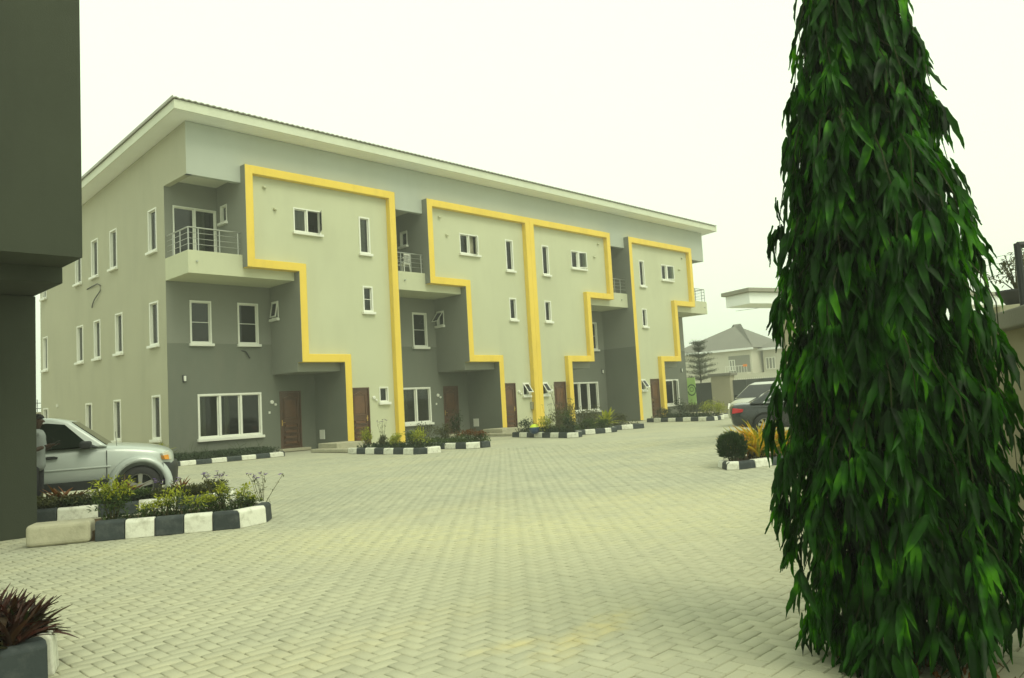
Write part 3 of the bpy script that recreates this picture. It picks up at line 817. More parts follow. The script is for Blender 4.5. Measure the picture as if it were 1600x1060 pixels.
# ================================================================== KERBED BEDS
def bed(label, path, soil, h=0.2, wd=0.15, bl=0.5, start=0, cat='planting bed', cham=0.03, endcap=True, soil_h=None):
    e = empty('planting_bed', (path[0][0], path[0][1], 0))
    ox, oy = path[0]
    if soil:
        s = MB().prism([(p[0]-ox, p[1]-oy) for p in soil], 0.002, (soil_h or h*0.72), 2).build('soil', 'soil', e)
    P = [Vector((p[0]-ox, p[1]-oy, 0)) for p in path]
    k = start; last = None
    for a, b in zip(P[:-1], P[1:]):
        d = b-a; Ln = d.length; d.normalize(); nn = Vector((-d.y, d.x, 0))
        nb_ = max(1, round(Ln/bl)); st = Ln/nb_
        turn = last is not None and (last.x*d.y-last.y*d.x) > 0.85
        last = d.copy()
        for i in range(nb_):
            j0, j1 = i*st+0.004+(wd if i == 0 and turn and st > wd*1.5 else 0), (i+1)*st-0.004
            hh = h+random.uniform(-0.008, 0.008); sh = random.uniform(-0.008, 0.008)
            m = MB()
            cs = [(0, 0), (0.012, hh-cham), (cham+0.01, hh), (wd, hh), (wd, 0)]
            prof0 = [a+d*j0+nn*(c[0]+sh)+Vector((0, 0, c[1]+0.001)) for c in cs]
            prof1 = [a+d*j1+nn*(c[0]+sh)+Vector((0, 0, c[1]+0.001)) for c in cs]
            n_ = len(cs)
            m.add(prof0+prof1, [tuple(range(n_)), tuple(range(n_, 2*n_))[::-1]]+[(q, q+n_, (q+1) % n_+n_, (q+1) % n_) for q in range(n_)])
            m.build('kerb_block', 'kerbwhite' if k % 2 == 0 else 'kerbdark', e, bevel=0.012, seg=2)
            k += 1
    tag(e, label, cat)
    return e

bed('painted kerb bed with low dark hedge under the wide ground-floor window', [(9.2, 25.42), (14.35, 25.30), (14.55, 25.6), (14.6, 26.8)],
    [(9.2, 25.5), (14.4, 25.4), (14.55, 28.6), (9.2, 28.6)], 0.16, start=1, bl=0.52)
bed('kerbed strip with lime shrubs in front of the first yellow-framed doorway', [(15.5, 23.1), (15.35, 19.35), (15.6, 18.95), (16.15, 18.95), (16.35, 19.3), (16.4, 23.0)],
    [(15.6, 23.0), (15.46, 19.4), (15.66, 19.08), (16.1, 19.08), (16.24, 19.35), (16.3, 23.0)], 0.20, bl=0.55, start=0)
bed('kerbed strip with reddish shrubs right of the first yellow frame', [(17.45, 23.0), (17.55, 19.35), (17.85, 19.0), (18.45, 19.1), (18.7, 19.5), (18.8, 23)],
    [(17.55, 22.9), (17.66, 19.4), (17.9, 19.13), (18.4, 19.22), (18.58, 19.55), (18.68, 22.9)], 0.20, bl=0.55, start=1)
bed('kerbed strip by the central yellow pillar with a ball lying in it', [(23.65, 23.2), (22.6, 19.3), (22.85, 18.95), (23.4, 19.2), (23.7, 19.6), (24.7, 23.2)],
    [(23.75, 23.1), (22.72, 19.35), (22.9, 19.1), (23.35, 19.33), (23.58, 19.66), (24.55, 23.1)], 0.20, bl=0.58, start=1)
bed('round-cornered kerb bed with leafy shrubs in front of the third house window', [(24.3, 20.3), (25.5, 19.72), (26.4, 19.8), (26.85, 20.3), (27.3, 24)],
    [(24.4, 20.45), (25.5, 19.88), (26.34, 19.95), (26.7, 20.35), (27.1, 23.9), (25.3, 23.9)], 0.20, bl=0.48, start=1)
bed('short kerb bed with pale spear plant before the tall grey side wall', [(27.4, 20.9), (28.9, 20.2), (29.2, 20.5), (30.2, 24)],
    [(27.5, 21.05), (28.85, 20.38), (29.05, 20.58), (30.0, 23.9), (28.2, 23.9)], 0.20, bl=0.50, start=1)
bed('kerbed strip of mixed shrubs before the fourth yellow frame', [(35.15, 24.4), (34.6, 20.5), (34.9, 20.2), (36.4, 20.5), (37.2, 24.4)],
    [(35.25, 24.3), (34.74, 20.55), (34.98, 20.35), (36.3, 20.64), (37.05, 24.3)], 0.20, bl=0.5, start=1)
bed('small kerb bed with two seedlings near the gate pillar', [(37.0, 21.8), (38.3, 21.2), (39.2, 20.8), (40.4, 23.4)],
    [(37.1, 21.95), (38.3, 21.37), (39.15, 20.98), (40.2, 23.3), (38.2, 24)], 0.20, bl=0.55, start=0)
bed('front kerb bed with chipped black-and-white blocks and yellow-green shrubs', [(3.40, 10.56), (4.86, 9.70), (5.30, 9.84), (5.56, 10.16), (5.58, 11.2)],
    [(3.40, 10.68), (4.88, 9.86), (5.22, 9.98), (5.42, 10.22), (5.45, 11.4), (3.6, 12.2)], 0.235, wd=0.15, bl=0.35, start=1, soil_h=0.12)
bed('rear kerb bed with dense dark shrubs beside the silver off-road car', [(3.3, 13.72), (5.9, 12.65), (6.35, 12.8)],
    [(3.3, 13.8), (5.9, 12.75), (6.3, 12.9), (6.2, 13.7), (4.0, 14.3)], 0.20, wd=0.16, bl=0.62, start=1)
bed('kerb bed with clipped ball shrub and yellow spear plants near the tree', [(13.26, 7.69), (12.78, 7.24), (12.88, 7.04), (15.36, 6.39)],
    [(13.31, 7.56), (12.92, 7.24), (13.01, 7.14), (15.36, 6.54), (16.36, 7.44), (14.36, 7.84)], 0.14, wd=0.16, bl=0.42, start=0)
bed('kerb bed with dark red spiky leaves in the near corner', [(0.35, 5.03), (1.38, 5.02), (1.52, 5.36), (1.3, 6.3)],
    [(0.35, 5.13), (1.31, 5.13), (1.42, 5.35), (1.25, 6.3), (0.35, 6.3)], 0.235, wd=0.15, bl=0.9, start=1)
cb = MB(); d_ = Vector((0.82, -0.44, 0)).normalized(); n_ = Vector((-d_.y, d_.x, 0)); p0 = Vector((2.74, 10.90, 0))
cb.t = lambda p: tuple(p0+d_*p[0]+n_*p[1]+Vector((0, 0, p[2])))
cb.box((0, 0, 0.003), (0.70, 0.36, 0.265)); o = cb.build('concrete_block', 'concrete', bevel=0.05, seg=3)
tag(o, 'unpainted rounded concrete block at the end of the front kerb', 'block')

# ================================================================== PLANTS
def zdir(): return np.array([0, 0, 1.0])
T_small = [leaf_tmpl(2, 0.42, 0.15, 0.08), leaf_tmpl(2, 0.50, 0.05, 0.1)]
T_blade = [leaf_tmpl(5, 0.12, 0.35, 0.03), leaf_tmpl(5, 0.10, 0.15, 0.03), leaf_tmpl(5, 0.14, 0.6, 0.03)]
T_grass = [leaf_tmpl(2, 0.12, 0.25, 0.02), leaf_tmpl(2, 0.10, 0.1, 0.02)]

def shrub(label, x, y, h, r, mat='lf_mid', n=350, leaf=0.05, z0=0.12, stems=5, name='shrub', cat='shrub', group=None, top_mat=None, blob=0.8, low=0.15):
    e = empty(name, (x, y, z0))
    ms = MB(); tips = []
    for i in range(stems):
        a = 2*math.pi*i/stems+random.random(); rr = r*random.uniform(0.25, 0.75)
        tip = Vector((rr*math.cos(a), rr*math.sin(a), h*random.uniform(0.6, 0.95)))
        ms.tube([(0.02*math.cos(a), 0.02*math.sin(a), -0.03), tuple(tip*0.5+Vector((0, 0, h*0.06))), tuple(tip)], [0.011, 0.008, 0.003], 5)
        tips.append(tip)
    ms.build('stem', 'twig', e)
    mats = []; tmats = []
    cl = [np.array([*(t*random.uniform(0.75, 1.0))]) for t in tips for _ in range(2)] + [np.array([random.gauss(0, r*0.4), random.gauss(0, r*0.4), h*random.uniform(0.25, 0.8)]) for _ in range(4)]
    for i in range(n):
        c = cl[rng.integers(len(cl))]
        p = c + rng.normal(0, 1, 3)*np.array([r, r, h*0.5])*0.32*blob
        p[2] = min(max(p[2], h*low*random.random()), h*1.05)
        d = np.array([p[0], p[1], 0])/(r+1e-6)*0.7 + rng.normal(0, 0.6, 3) + np.array([0, 0, 0.5])
        mt = (int(rng.integers(2)), basis(d, (0, 0, 1), leaf*random.uniform(0.6, 1.25), p, random.uniform(-0.6, 0.6)))
        (tmats if top_mat and p[2] > h*random.uniform(0.55, 0.8) else mats).append(mt)
    if mats: link('foliage', scatter_mesh('foliage', T_small, mats), e, mat)['kind'] = 'stuff'
    if tmats: link('foliage', scatter_mesh('foliage', T_small, tmats), e, top_mat)['kind'] = 'stuff'
    tag(e, label, cat, group); return e

def spiky(label, x, y, h, r, mat='lf_yellow', n=40, z0=0.12, name='spear_plant', cat='plant', group=None, wide=1.0, centers=3, lean=0.9):
    e = empty(name, (x, y, z0))
    mats = []
    ms = MB()
    cs = [(random.gauss(0, r*0.35), random.gauss(0, r*0.35), random.uniform(0.0, h*0.25)) for _ in range(centers)]
    for c in cs: ms.tube([(c[0]*0.6, c[1]*0.6, -0.03), (c[0], c[1], c[2]+0.05)], [0.015, 0.012], 5)
    ms.build('stem', 'twig', e)
    for i in range(n):
        c = cs[i % centers]; a = random.random()*6.283; t = random.random()
        d = np.array([math.cos(a)*(0.15+lean*t), math.sin(a)*(0.15+lean*t), 1.0-0.5*lean*t])
        mats.append((int(rng.integers(3)), basis(d, (0, 0, 1), h*random.uniform(0.55, 0.95), np.array(c), random.uniform(-0.3, 0.3), h*wide*random.uniform(0.6, 1.0))))
    link('leaves', scatter_mesh('leaves', T_blade, mats), e, mat)['kind'] = 'stuff'
    tag(e, label, cat, group); return e

def wispy(label, x, y, h, r, n=8, z0=0.12, flowers=14, group=None):
    e = empty('flowering_plant', (x, y, z0))
    ms = MB(); lm = []; fm = []
    for i in range(n):
        a = random.random()*6.283; rr = r*random.uniform(0.3, 1.0)
        pts = [Vector((0, 0, -0.03))]
        for k in range(1, 6):
            t = k/5
            pts.append(Vector((math.cos(a)*rr*t**1.4+random.gauss(0, 0.008), math.sin(a)*rr*t**1.4+random.gauss(0, 0.008), h*t*random.uniform(0.92, 1.04))))
        ms.tube(pts, [0.006, 0.005, 0.004, 0.0035, 0.003, 0.002], 4)
        for p in pts[1:]:
            for _ in range(4):
                lm.append((int(rng.integers(2)), basis(rng.normal(0, 1, 3)+np.array([0, 0, 0.3]), (0, 0, 1), random.uniform(0.025, 0.05), np.array(p)+rng.normal(0, 0.012, 3))))
        for _ in range(max(1, flowers//n)):
            p = np.array(pts[-1])+rng.normal(0, 0.02, 3)
            for q in range(4): fm.append((1, basis((math.cos(q*1.57), math.sin(q*1.57), 0.4), (0, 0, 1), 0.034, p)))
    ms.build('stem', 'twig', e)
    link('foliage', scatter_mesh('foliage', T_small, lm), e, 'lf_olive')
    link('blossoms', scatter_mesh('blossoms', T_small, fm), e, 'flower')['kind'] = 'stuff'
    tag(e, label, 'plant', group); return e

def cover(name, label, poly_fn, n, hgt, mat, z0, cat='ground cover', leaf=0.09, blades=False):
    """low mass nobody could count"""
    mats = []
    for i in range(n):
        x, y = poly_fn()
        p = np.array([x, y, z0+random.random()**1.5*hgt*(0.4 if blades else 1.0)])
        d = rng.normal(0, 0.5, 3)+np.array([0, 0, 1.0])
        mats.append((int(rng.integers(2)), basis(d, (0, 0, 1), leaf*random.uniform(0.6, 1.3)*(hgt/leaf*0.7 if blades else 1), p, random.uniform(-1, 1), leaf*(0.9 if blades else random.uniform(0.6, 1.3)))))
    o = link(name, scatter_mesh(name, T_grass if blades else T_small, mats), None, mat)
    tag(o, label, cat, kind='stuff'); return o

def quad_fn(a, b, c, d):
    A, B, C_, D = map(np.array, (a, b, c, d))
    def f():
        u, v = random.random(), random.random()
        return (A*(1-u)*(1-v)+B*u*(1-v)+C_*u*v+D*(1-u)*v)
    return f

U = random.uniform
# hedge under the first window: clipped dark mass
cover('low_hedge', 'low dark clipped hedge along the wall under the wide window', quad_fn((9.4, 25.62), (14.3, 25.5), (14.45, 27.3), (9.4, 27.4)), 9000, 0.22, 'lf_dark', 0.10, 'hedge', 0.07)
cover('hedge_sprigs', 'thin upright sprigs rising from the dark low hedge', quad_fn((9.4, 26.2), (14.2, 26.2), (14.2, 27.2), (9.4, 27.2)), 90, 0.55, 'lf_mid', 0.16, 'sprigs', 0.05, True)
spiky('yellow-green spear plant at the terrace corner behind the silver car', 10.9, 27.9, 0.75, 0.3, 'lf_lime', 50, 0.12)
spiky('second yellow-green spear plant against the beige gable wall', 10.2, 28.9, 0.7, 0.3, 'lf_lime', 40, 0.0)

# bed 2 (first yellow frame)
b2 = [(15.85, 22.5, 0.75, 0.22, 'lf_lime', 'tall lime shrub nearest the first brown panelled door'), (15.9, 21.6, 0.42, 0.18, 'lf_olive', 'small olive shrub second from the first framed door'),
      (15.85, 20.9, 0.45, 0.2, 'lf_lime', 'low lime shrub in middle of the first framed strip'), (16.0, 20.2, 0.55, 0.25, 'lf_mid', 'green leafy shrub by the foot of the first tall yellow post'),
      (15.9, 19.7, 0.62, 0.26, 'lf_lime', 'bright lime shrub at the kerb end by first tall yellow post')]
for x, y, h, r, m, lab in b2: shrub(lab, x, y, h, r, m, 420, 0.07, 0.14)
wispy('thin flowering stems in front of the first framed door', 16.1, 21.9, 0.95, 0.3, 7)
cover('ground_cover', 'dark green ground cover along the first framed kerb strip', quad_fn((15.6, 22.8), (15.5, 19.3), (16.6, 19.2), (16.8, 22.8)), 1800, 0.14, 'lf_dark', 0.14)
# bed 3
b3 = [(18.1, 22.3, 0.7, 0.45, 'lf_olive', 'wide olive bush under the second house window'), (18.3, 21.3, 0.62, 0.4, 'lf_olive', 'rounded olive bush left of the second dark conical shrub'),
      (18.4, 20.75, 1.05, 0.22, 'lf_dark', 'dark upright shrub in front of second house wall'), (18.2, 20.0, 0.42, 0.4, 'lf_mid', 'low green shrub before the second recessed door'),
      (18.3, 19.5, 0.38, 0.3, 'lf_mid', 'low green shrub at the round end of reddish strip')]
for x, y, h, r, m, lab in b3: shrub(lab, x, y, h, r, m, 520, 0.075, 0.14, top_mat='lf_orange' if 'before' in lab or 'round end' in lab else None)
cover('ground_cover', 'green ground cover along the reddish kerb strip', quad_fn((17.6, 22.8), (17.75, 19.4), (19, 19.6), (19, 22.8)), 1500, 0.14, 'lf_mid', 0.14)
# bed 4
b4 = [(23.7, 22.4, 0.6, 0.35, 'lf_dark', 'dark green shrub beside the second framed door'), (23.3, 21.0, 0.62, 0.3, 'lf_lime', 'lime shrub right of the blue and lime cap by central pillar'),
      (23.2, 20.2, 0.95, 0.32, 'lf_olive', 'tall olive shrub before the third brown door'), (23.1, 19.5, 0.55, 0.3, 'lf_dark', 'dark low shrub at the round kerb end by third door'),
      (23.9, 20.4, 0.8, 0.3, 'lf_mid', 'green shrub behind the kerb end by third door')]
for x, y, h, r, m, lab in b4: shrub(lab, x, y, h, r, m, 480, 0.075, 0.14)
wispy('twiggy flowering plant in front of the central yellow pillar', 23.5, 20.9, 1.15, 0.35, 9)
cover('ground_cover', 'dark ground cover along the central pillar strip', quad_fn((23.6, 23), (22.8, 19.3), (23.8, 19.8), (24.9, 23)), 1700, 0.16, 'lf_dark', 0.14)
# ball with lime top lying in bed 4
bb = empty('play_ball', (23.05, 21.35, 0.14))
n_pf = [(0.20*math.sin(t), 0.2-0.2*math.cos(t)) for t in np.linspace(0, math.pi*0.62, 8)]
MB().lathe(n_pf, 16, 'z').build('lower_shell', 'blue', bb, smooth=True)
n_pf = [(0.20*math.sin(t), 0.2-0.2*math.cos(t)) for t in np.linspace(math.pi*0.62, math.pi, 6)]
MB().lathe(n_pf, 16, 'z').build('upper_shell', 'lime', bb, smooth=True)
tag(bb, 'dark blue ball with bright lime top among shrubs by central pillar', 'ball')
# bed 5 / 6
b5 = [(25.0, 21.2, 1.25, 0.4, 'lf_olive', 'tall sprawling olive shrub left of the third house window'), (25.6, 21.0, 0.95, 0.45, 'lf_olive', 'broad olive shrub under the third house window'),
      (26.3, 21.0, 0.95, 0.42, 'lf_olive', 'olive shrub right under the third house window'), (25.2, 20.4, 0.45, 0.3, 'lf_mid', 'low green shrub at front of the rounded bed'),
      (26.1, 20.3, 0.42, 0.3, 'lf_mid', 'small green shrub at right curve of the rounded bed')]
for x, y, h, r, m, lab in b5: shrub(lab, x, y, h, r, m, 520, 0.08, 0.14)
wispy('tall twiggy plant rising before the third yellow post', 24.8, 21.6, 1.9, 0.55, 9)
cover('ground_cover', 'mixed green ground cover in the rounded bed', quad_fn((24.6, 20.5), (26.5, 20.0), (27.1, 23.5), (25.2, 23.5)), 1700, 0.16, 'lf_mid', 0.14)
spiky('pale yellow spear plant before the tall dark grey side wall', 27.9, 21.4, 0.95, 0.3, 'lf_lime', 36, 0.14, wide=1.6)
shrub('olive shrub right of the pale yellow spear plant', 28.6, 21.2, 0.5, 0.35, 'lf_olive', 420, 0.075, 0.14)
cover('ground_cover', 'olive ground cover around the pale spear plant', quad_fn((27.6, 21.1), (28.9, 20.4), (29.8, 23.5), (28, 23.5)), 1000, 0.2, 'lf_olive', 0.14)
# bed 7 / 8
b7 = [(35.6, 23.6, 0.55, 0.4, 'lf_dark', 'dark shrub beside the fourth framed door'), (35.4, 22.5, 0.95, 0.35, 'lf_dark', 'taller dark shrub below the fourth house window'),
      (35.5, 21.8, 0.85, 0.45, 'lf_olive', 'olive shrub at the right end of the terrace'), (35.6, 21.0, 0.9, 0.45, 'lf_lime', 'yellow-green shrub beyond the terrace corner by the gate'),
      (36.3, 20.7, 0.75, 0.35, 'lf_lime', 'yellow-green shrub at the last kerb end before gate pillar')]
for x, y, h, r, m, lab in b7: shrub(lab, x, y, h, r, m, 520, 0.08, 0.14)
cover('ground_cover', 'dark ground cover along the fourth house strip', quad_fn((35.2, 24.2), (34.75, 20.6), (36.4, 20.7), (37, 24)), 2000, 0.2, 'lf_dark', 0.14)
shrub('left one of two seedlings before the gate pillar', 38.0, 21.75, 0.7, 0.2, 'lf_olive', 260, 0.07, 0.14)
shrub('right one of two seedlings before the gate pillar', 38.9, 21.5, 0.7, 0.2, 'lf_olive', 260, 0.07, 0.14)

# front bed A: yellow-green duranta tufts
shrub('tall bushy yellow-green shrub next to the rounded concrete block', 3.75, 10.95, 0.60, 0.24, 'lf_mid', 900, 0.055, 0.10, 9, top_mat='lf_lime')
fA = [(4.08, 10.62, 0.30, 0.17, 'yellow-green tuft first right of the tall bushy shrub'), (4.28, 10.62, 0.34, 0.17, 'yellow-green tuft second right of the tall bushy shrub'),
      (4.46, 10.72, 0.42, 0.2, 'taller yellow-green tuft in the middle of front bed'), (4.55, 10.35, 0.30, 0.17, 'low yellow-green tuft in the middle of front bed'),
      (4.78, 10.40, 0.32, 0.15, 'leggy yellow-green tuft behind the middle kerb block'), (4.98, 10.45, 0.42, 0.13, 'slim yellow-green tuft below the purple blooms'),
      (5.16, 10.32, 0.36, 0.16, 'yellow-green tuft near the right end of front bed'), (5.36, 10.38, 0.26, 0.13, 'last small yellow-green tuft at right kerb corner')]
for x, y, h, r, lab in fA: shrub(lab, x, y, h, r, 'lf_mid', 330, 0.045, 0.11, 5, top_mat='lf_lime')
wispy('wispy purple-flowered plant above the front bed', 5.05, 10.75, 0.55, 0.22, 9, 0.11, 22)
wispy('leaning purple-flowered plant beyond the front bed\'s right corner', 5.62, 10.55, 0.58, 0.32, 7, 0.02, 18)
cover('ground_cover', 'low dark green carpet in the front kerb bed', quad_fn((3.6, 10.72), (5.2, 9.95), (5.45, 10.7), (3.8, 11.6)), 1500, 0.09, 'lf_dark', 0.11, leaf=0.05)
# rear bed A2
rA = [(3.75, 13.85, 0.21, 0.27, 'lf_olive', 'lf_olive', 'dull olive bush against the dark house corner'), (4.15, 13.75, 0.21, 0.27, 'lf_dark', 'lf_olive', 'dark bush second from the dark house corner'),
      (4.55, 13.55, 0.21, 0.27, 'lf_dark', 'lf_olive', 'dark bush behind the tall yellow-green shrub'), (4.95, 13.4, 0.21, 0.27, 'lf_dark', 'lf_mid', 'green bush below the car\'s front door'),
      (5.35, 13.2, 0.21, 0.27, 'lf_olive', 'lf_olive', 'olive bush in front of the car\'s front wheel'), (5.75, 13.1, 0.21, 0.27, 'lf_olive', 'lf_olive', 'olive bush right of the car\'s front wheel'),
      (6.1, 13.15, 0.21, 0.27, 'lf_dark', 'lf_olive', 'dark bush below the car\'s front bumper')]
for x, y, h, r, m, tm, lab in rA: shrub(lab, x, y, h, r, m, 700, 0.06, 0.14, 7, top_mat=tm)
for x, y, h, lab in ((4.1, 14.05, 0.42, 'orange-brown croton tuft near the standing person'), (4.85, 13.8, 0.42, 'orange-brown croton tuft below the car door'), (5.7, 13.4, 0.34, 'orange-brown croton tuft beside the front wheel')):
    spiky(lab, x, y, h, 0.18, 'lf_orange', 40, 0.14, name='croton', wide=1.5)
wispy('sparse purple-flowered plant by the car\'s front wheel', 5.3, 13.0, 0.34, 0.22, 8, 0.14, 20)
cover('ground_cover', 'dark undergrowth in the rear kerb bed', quad_fn((3.5, 13.85), (6.0, 12.85), (6.1, 13.6), (4, 14.2)), 2200, 0.12, 'lf_dark', 0.14, leaf=0.06)
# right bed: ball shrub and croton
def ball_shrub(label, x, y, r, z0):
    e = empty('ball_shrub', (x, y, z0)); ms = MB()
    for i in range(7):
        a = i*0.9; ms.tube([(0.05*math.cos(a), 0.05*math.sin(a), -0.02), (0.12*math.cos(a), 0.12*math.sin(a), r*0.9)], [0.014, 0.009], 5)
    ms.build('stem', 'twig', e)
    mats = []
    for i in range(3200):
        d = rng.normal(0, 1, 3); d /= np.linalg.norm(d)
        rr = r*(0.5+0.5*random.random()**0.5)*(1+0.07*math.sin(d[0]*7+1)*math.cos(d[1]*6))
        p = d*rr*np.array([1, 1, 0.98]); p[2] += r*1.08
        if p[2] < 0.09: continue
        dd_ = d*0.8+np.array([0, 0, 0.8])+rng.normal(0, 0.3, 3)
        mats.append((int(rng.integers(2)), basis(dd_, d, 0.075*U(0.5, 1.3), p, U(-1, 1), 0.032)))
    link('foliage', scatter_mesh('foliage', T_small, mats), e, 'lf_ball')['kind'] = 'stuff'
    tag(e, label, 'shrub')
ball_shrub('clipped dark green ball shrub at the bed\'s rounded kerb end', 13.25, 7.36, 0.25, 0.10)
for x, y, h, lab in ((13.80, 7.42, 0.56, 'yellow spear plant touching the ball shrub'), (13.85, 7.25, 0.58, 'orange-yellow spear plant second from the ball shrub'),
                     (14.25, 7.34, 0.66, 'yellow spear plant third from the ball shrub'), (14.55, 7.1, 0.6, 'orange-yellow spear plant partly behind the big tree')):
    spiky(lab, x, y, h*1.15, 0.30, 'lf_yellow', 64, 0.10, name='yellow_spear_plant', wide=0.85, centers=9, lean=0.55)
# near corner: red rosettes
for x, y, h, lab in ((0.80, 5.35, 0.34, 'dark red spiky rosette at the photo\'s lower left edge'), (1.16, 5.42, 0.30, 'dark red spiky rosette leaning over the white kerb corner'), (1.0, 5.75, 0.36, 'dark red spiky rosette behind the corner ones')):
    spiky(lab, x, y, h, 0.30, 'lf_red', 620, 0.17, name='red_rosette', wide=1.3, centers=26)
# ================================================================== BIG WEEPING TREE
TX_, TY_ = 4.27, 1.47
tree = empty('weeping_mast_tree', (TX_, TY_, 0))
tr = MB(); tr.tube([(0, 0, -0.05), (0.01, 0, 0.5), (-0.01, 0.01, 1.5), (0.01, 0, 2.8), (0, 0, 4.0), (0, 0, 4.9)], [0.05, 0.043, 0.038, 0.03, 0.02, 0.008], 10)
tr.build('trunk', 'bark', tree, smooth=True)
zz = np.array([0.0, 0.35, 0.8, 1.3, 1.8, 2.3, 2.8, 3.3, 3.8, 4.4, 5.0])
rp = np.array([0.36, 0.45, 0.47, 0.47, 0.45, 0.38, 0.295, 0.22, 0.16, 0.10, 0.04])
def mast_tmpl(width, droop, wavy, ph, rows=9):
    """long lance-shaped leaf: short round base, long drawn-out tip, rippled margin"""
    vs = []; fs = []
    for i in range(rows+1):
        t = i/rows
        wd = width*0.5*max(0.02, ((t+0.015)**0.55)*((1-t)**0.95)/0.372)
        z = -droop*t*t
        wl = wavy*math.sin(ph+t*17.0); wr = wavy*math.sin(ph+1.3+t*17.0)
        vs += [(-wd*(1+2.0*wl), t, z+0.05*wd/width*2+wl), (0, t, z-0.012), (wd*(1+2.0*wr), t, z+0.05*wd/width*2+wr)]
    for i in range(rows):
        a = i*3; fs += [(a, a+1, a+4, a+3), (a+1, a+2, a+5, a+4)]
    return (np.array(vs), fs)
T_mast = [mast_tmpl(0.175, 0.10, 0.018, 0.0), mast_tmpl(0.15, 0.24, 0.022, 1.5), mast_tmpl(0.19, 0.02, 0.016, 3.0), mast_tmpl(0.16, -0.10, 0.020, 4.2)]
br = MB(); leaves = []
camv = np.array([-TX_, -TY_, 0.0]); camv /= np.linalg.norm(camv)
nbr = 640
for i in range(nbr):
    zs = 0.42+4.5*(i+random.random())/nbr
    a = i*2.39996+random.gauss(0, 0.25)
    droop = U(0.25, 0.62)
    ztip = max(0.24+0.10*math.sin(a+2.4), zs-droop)
    rt = np.interp(ztip, zz, rp)*(U(0.42, 0.95) if i % 10 < 7 else U(0.98, 1.14 if ztip < 0.8 else 1.26))
    if i % 10 == 7 and ztip > 0.9: ztip -= 0.12
    ca, sa = math.cos(a), math.sin(a)
    pts = []
    for k in range(7):
        t = k/6
        rad = 0.03+(rt-0.03)*(1-(1-t)**2.0)
        z = zs + 0.06*math.sin(t*3.1)*(1-t) - (zs-ztip)*t**1.7
        pts.append(Vector((ca*rad+random.gauss(0, 0.012), sa*rad+random.gauss(0, 0.012), z)))
    br.tube(pts, [0.007, 0.006, 0.005, 0.004, 0.0035, 0.003, 0.002], 4)
    out = np.array([ca, sa, 0]); tg = np.array([-sa, ca, 0])
    nnode = 4 if zs < 3.0 else 3
    for node in range(nnode):
        t = 0.30+0.70*(node+U(0.3, 0.9))/nnode if node < nnode-1 else 1.0
        f = min(5.999, t*6); k = int(f); p0_ = np.array(pts[k].lerp(pts[k+1], f-k))
        nl = int(U(3, 6)) + (6 if node == nnode-1 else 0)
        for j in range(nl):
            fan = (j+0.5)/nl*2-1
            d = np.array([0, 0, -1.0]) + out*U(-0.05, 0.45) + tg*fan*U(0.2, 0.7) + rng.normal(0, 0.08, 3)
            s = U(0.13, 0.26)*(0.85 if zs > 3.6 else 1.0)
            nrm = out + tg*fan*0.5 + rng.normal(0, 0.30, 3)
            leaves.append((int(rng.integers(4)), basis(d, nrm, s, p0_+rng.normal(0, 0.018, 3), U(-0.4, 0.4))))
lp = np.array([m[:3, 3]+m[:3, 1]*0.5 for _, m in leaves])
# outermost leaves on the side towards the viewer are separate pieces
score = lp @ camv - 0.6*np.abs(lp[:, 2]-1.5)*0.2
inview = (lp[:, 2] < 3.2)
idx = np.argsort(-np.where(inview, score, -9))[:300]; sel = set(idx.tolist())
lmes = []
for tv, tf in T_mast:
    me = bpy.data.meshes.new('leaf'); me.from_pydata([tuple(v) for v in tv], [], tf); me.update(); me.materials.append(MT['lf_mast'])
    for p in me.polygons: p.use_smooth = True
    lmes.append(me)
br.build('branches', 'twigdark', tree)
rest = [l for i, l in enumerate(leaves) if i not in sel]
o = link('crown', scatter_mesh('crown', T_mast, rest), tree, 'lf_mast'); o['kind'] = 'stuff'
for p in o.data.polygons: p.use_smooth = True
for i in idx:
    k, m = leaves[i]
    o = bpy.data.objects.new('leaf', lmes[k]); COL.objects.link(o); o.parent = tree; o.matrix_local = Matrix(m.tolist())
tag(tree, 'tall narrow weeping tree with long drooping dark green leaves', 'tree')
cover('leaf_litter', 'soil and dry leaves around the weeping tree trunk', lambda: (TX_+random.gauss(0, 0.16), TY_+random.gauss(0, 0.16)), 160, 0.012, 'lf_orange', 0.004, 'leaf litter', 0.05)

# ================================================================== NEAR RIGHT WALL, GATEHOUSE CANOPY, FAR ITEMS
d_ = Vector((0.889, 0.458, 0)).normalized(); n_ = Vector((-d_.y, d_.x, 0)); p0 = Vector((6.38, 1.41, 0))
TW = lambda p: tuple(p0+d_*p[0]-n_*p[1]+Vector((0, 0, p[2])))
rw = MB(TW).box((-2.5, -0.0, 0), (2.6, -0.0+0.22, 1.70)).build('garden_wall', 'rightwall')
MB(TW).box((-2.6, -0.09, 1.701), (2.7, 0.31, 1.82)).build('coping', 'coping', rw, bevel=0.012)
tag(rw, 'tan rendered garden wall with concrete coping behind the weeping tree', 'wall')

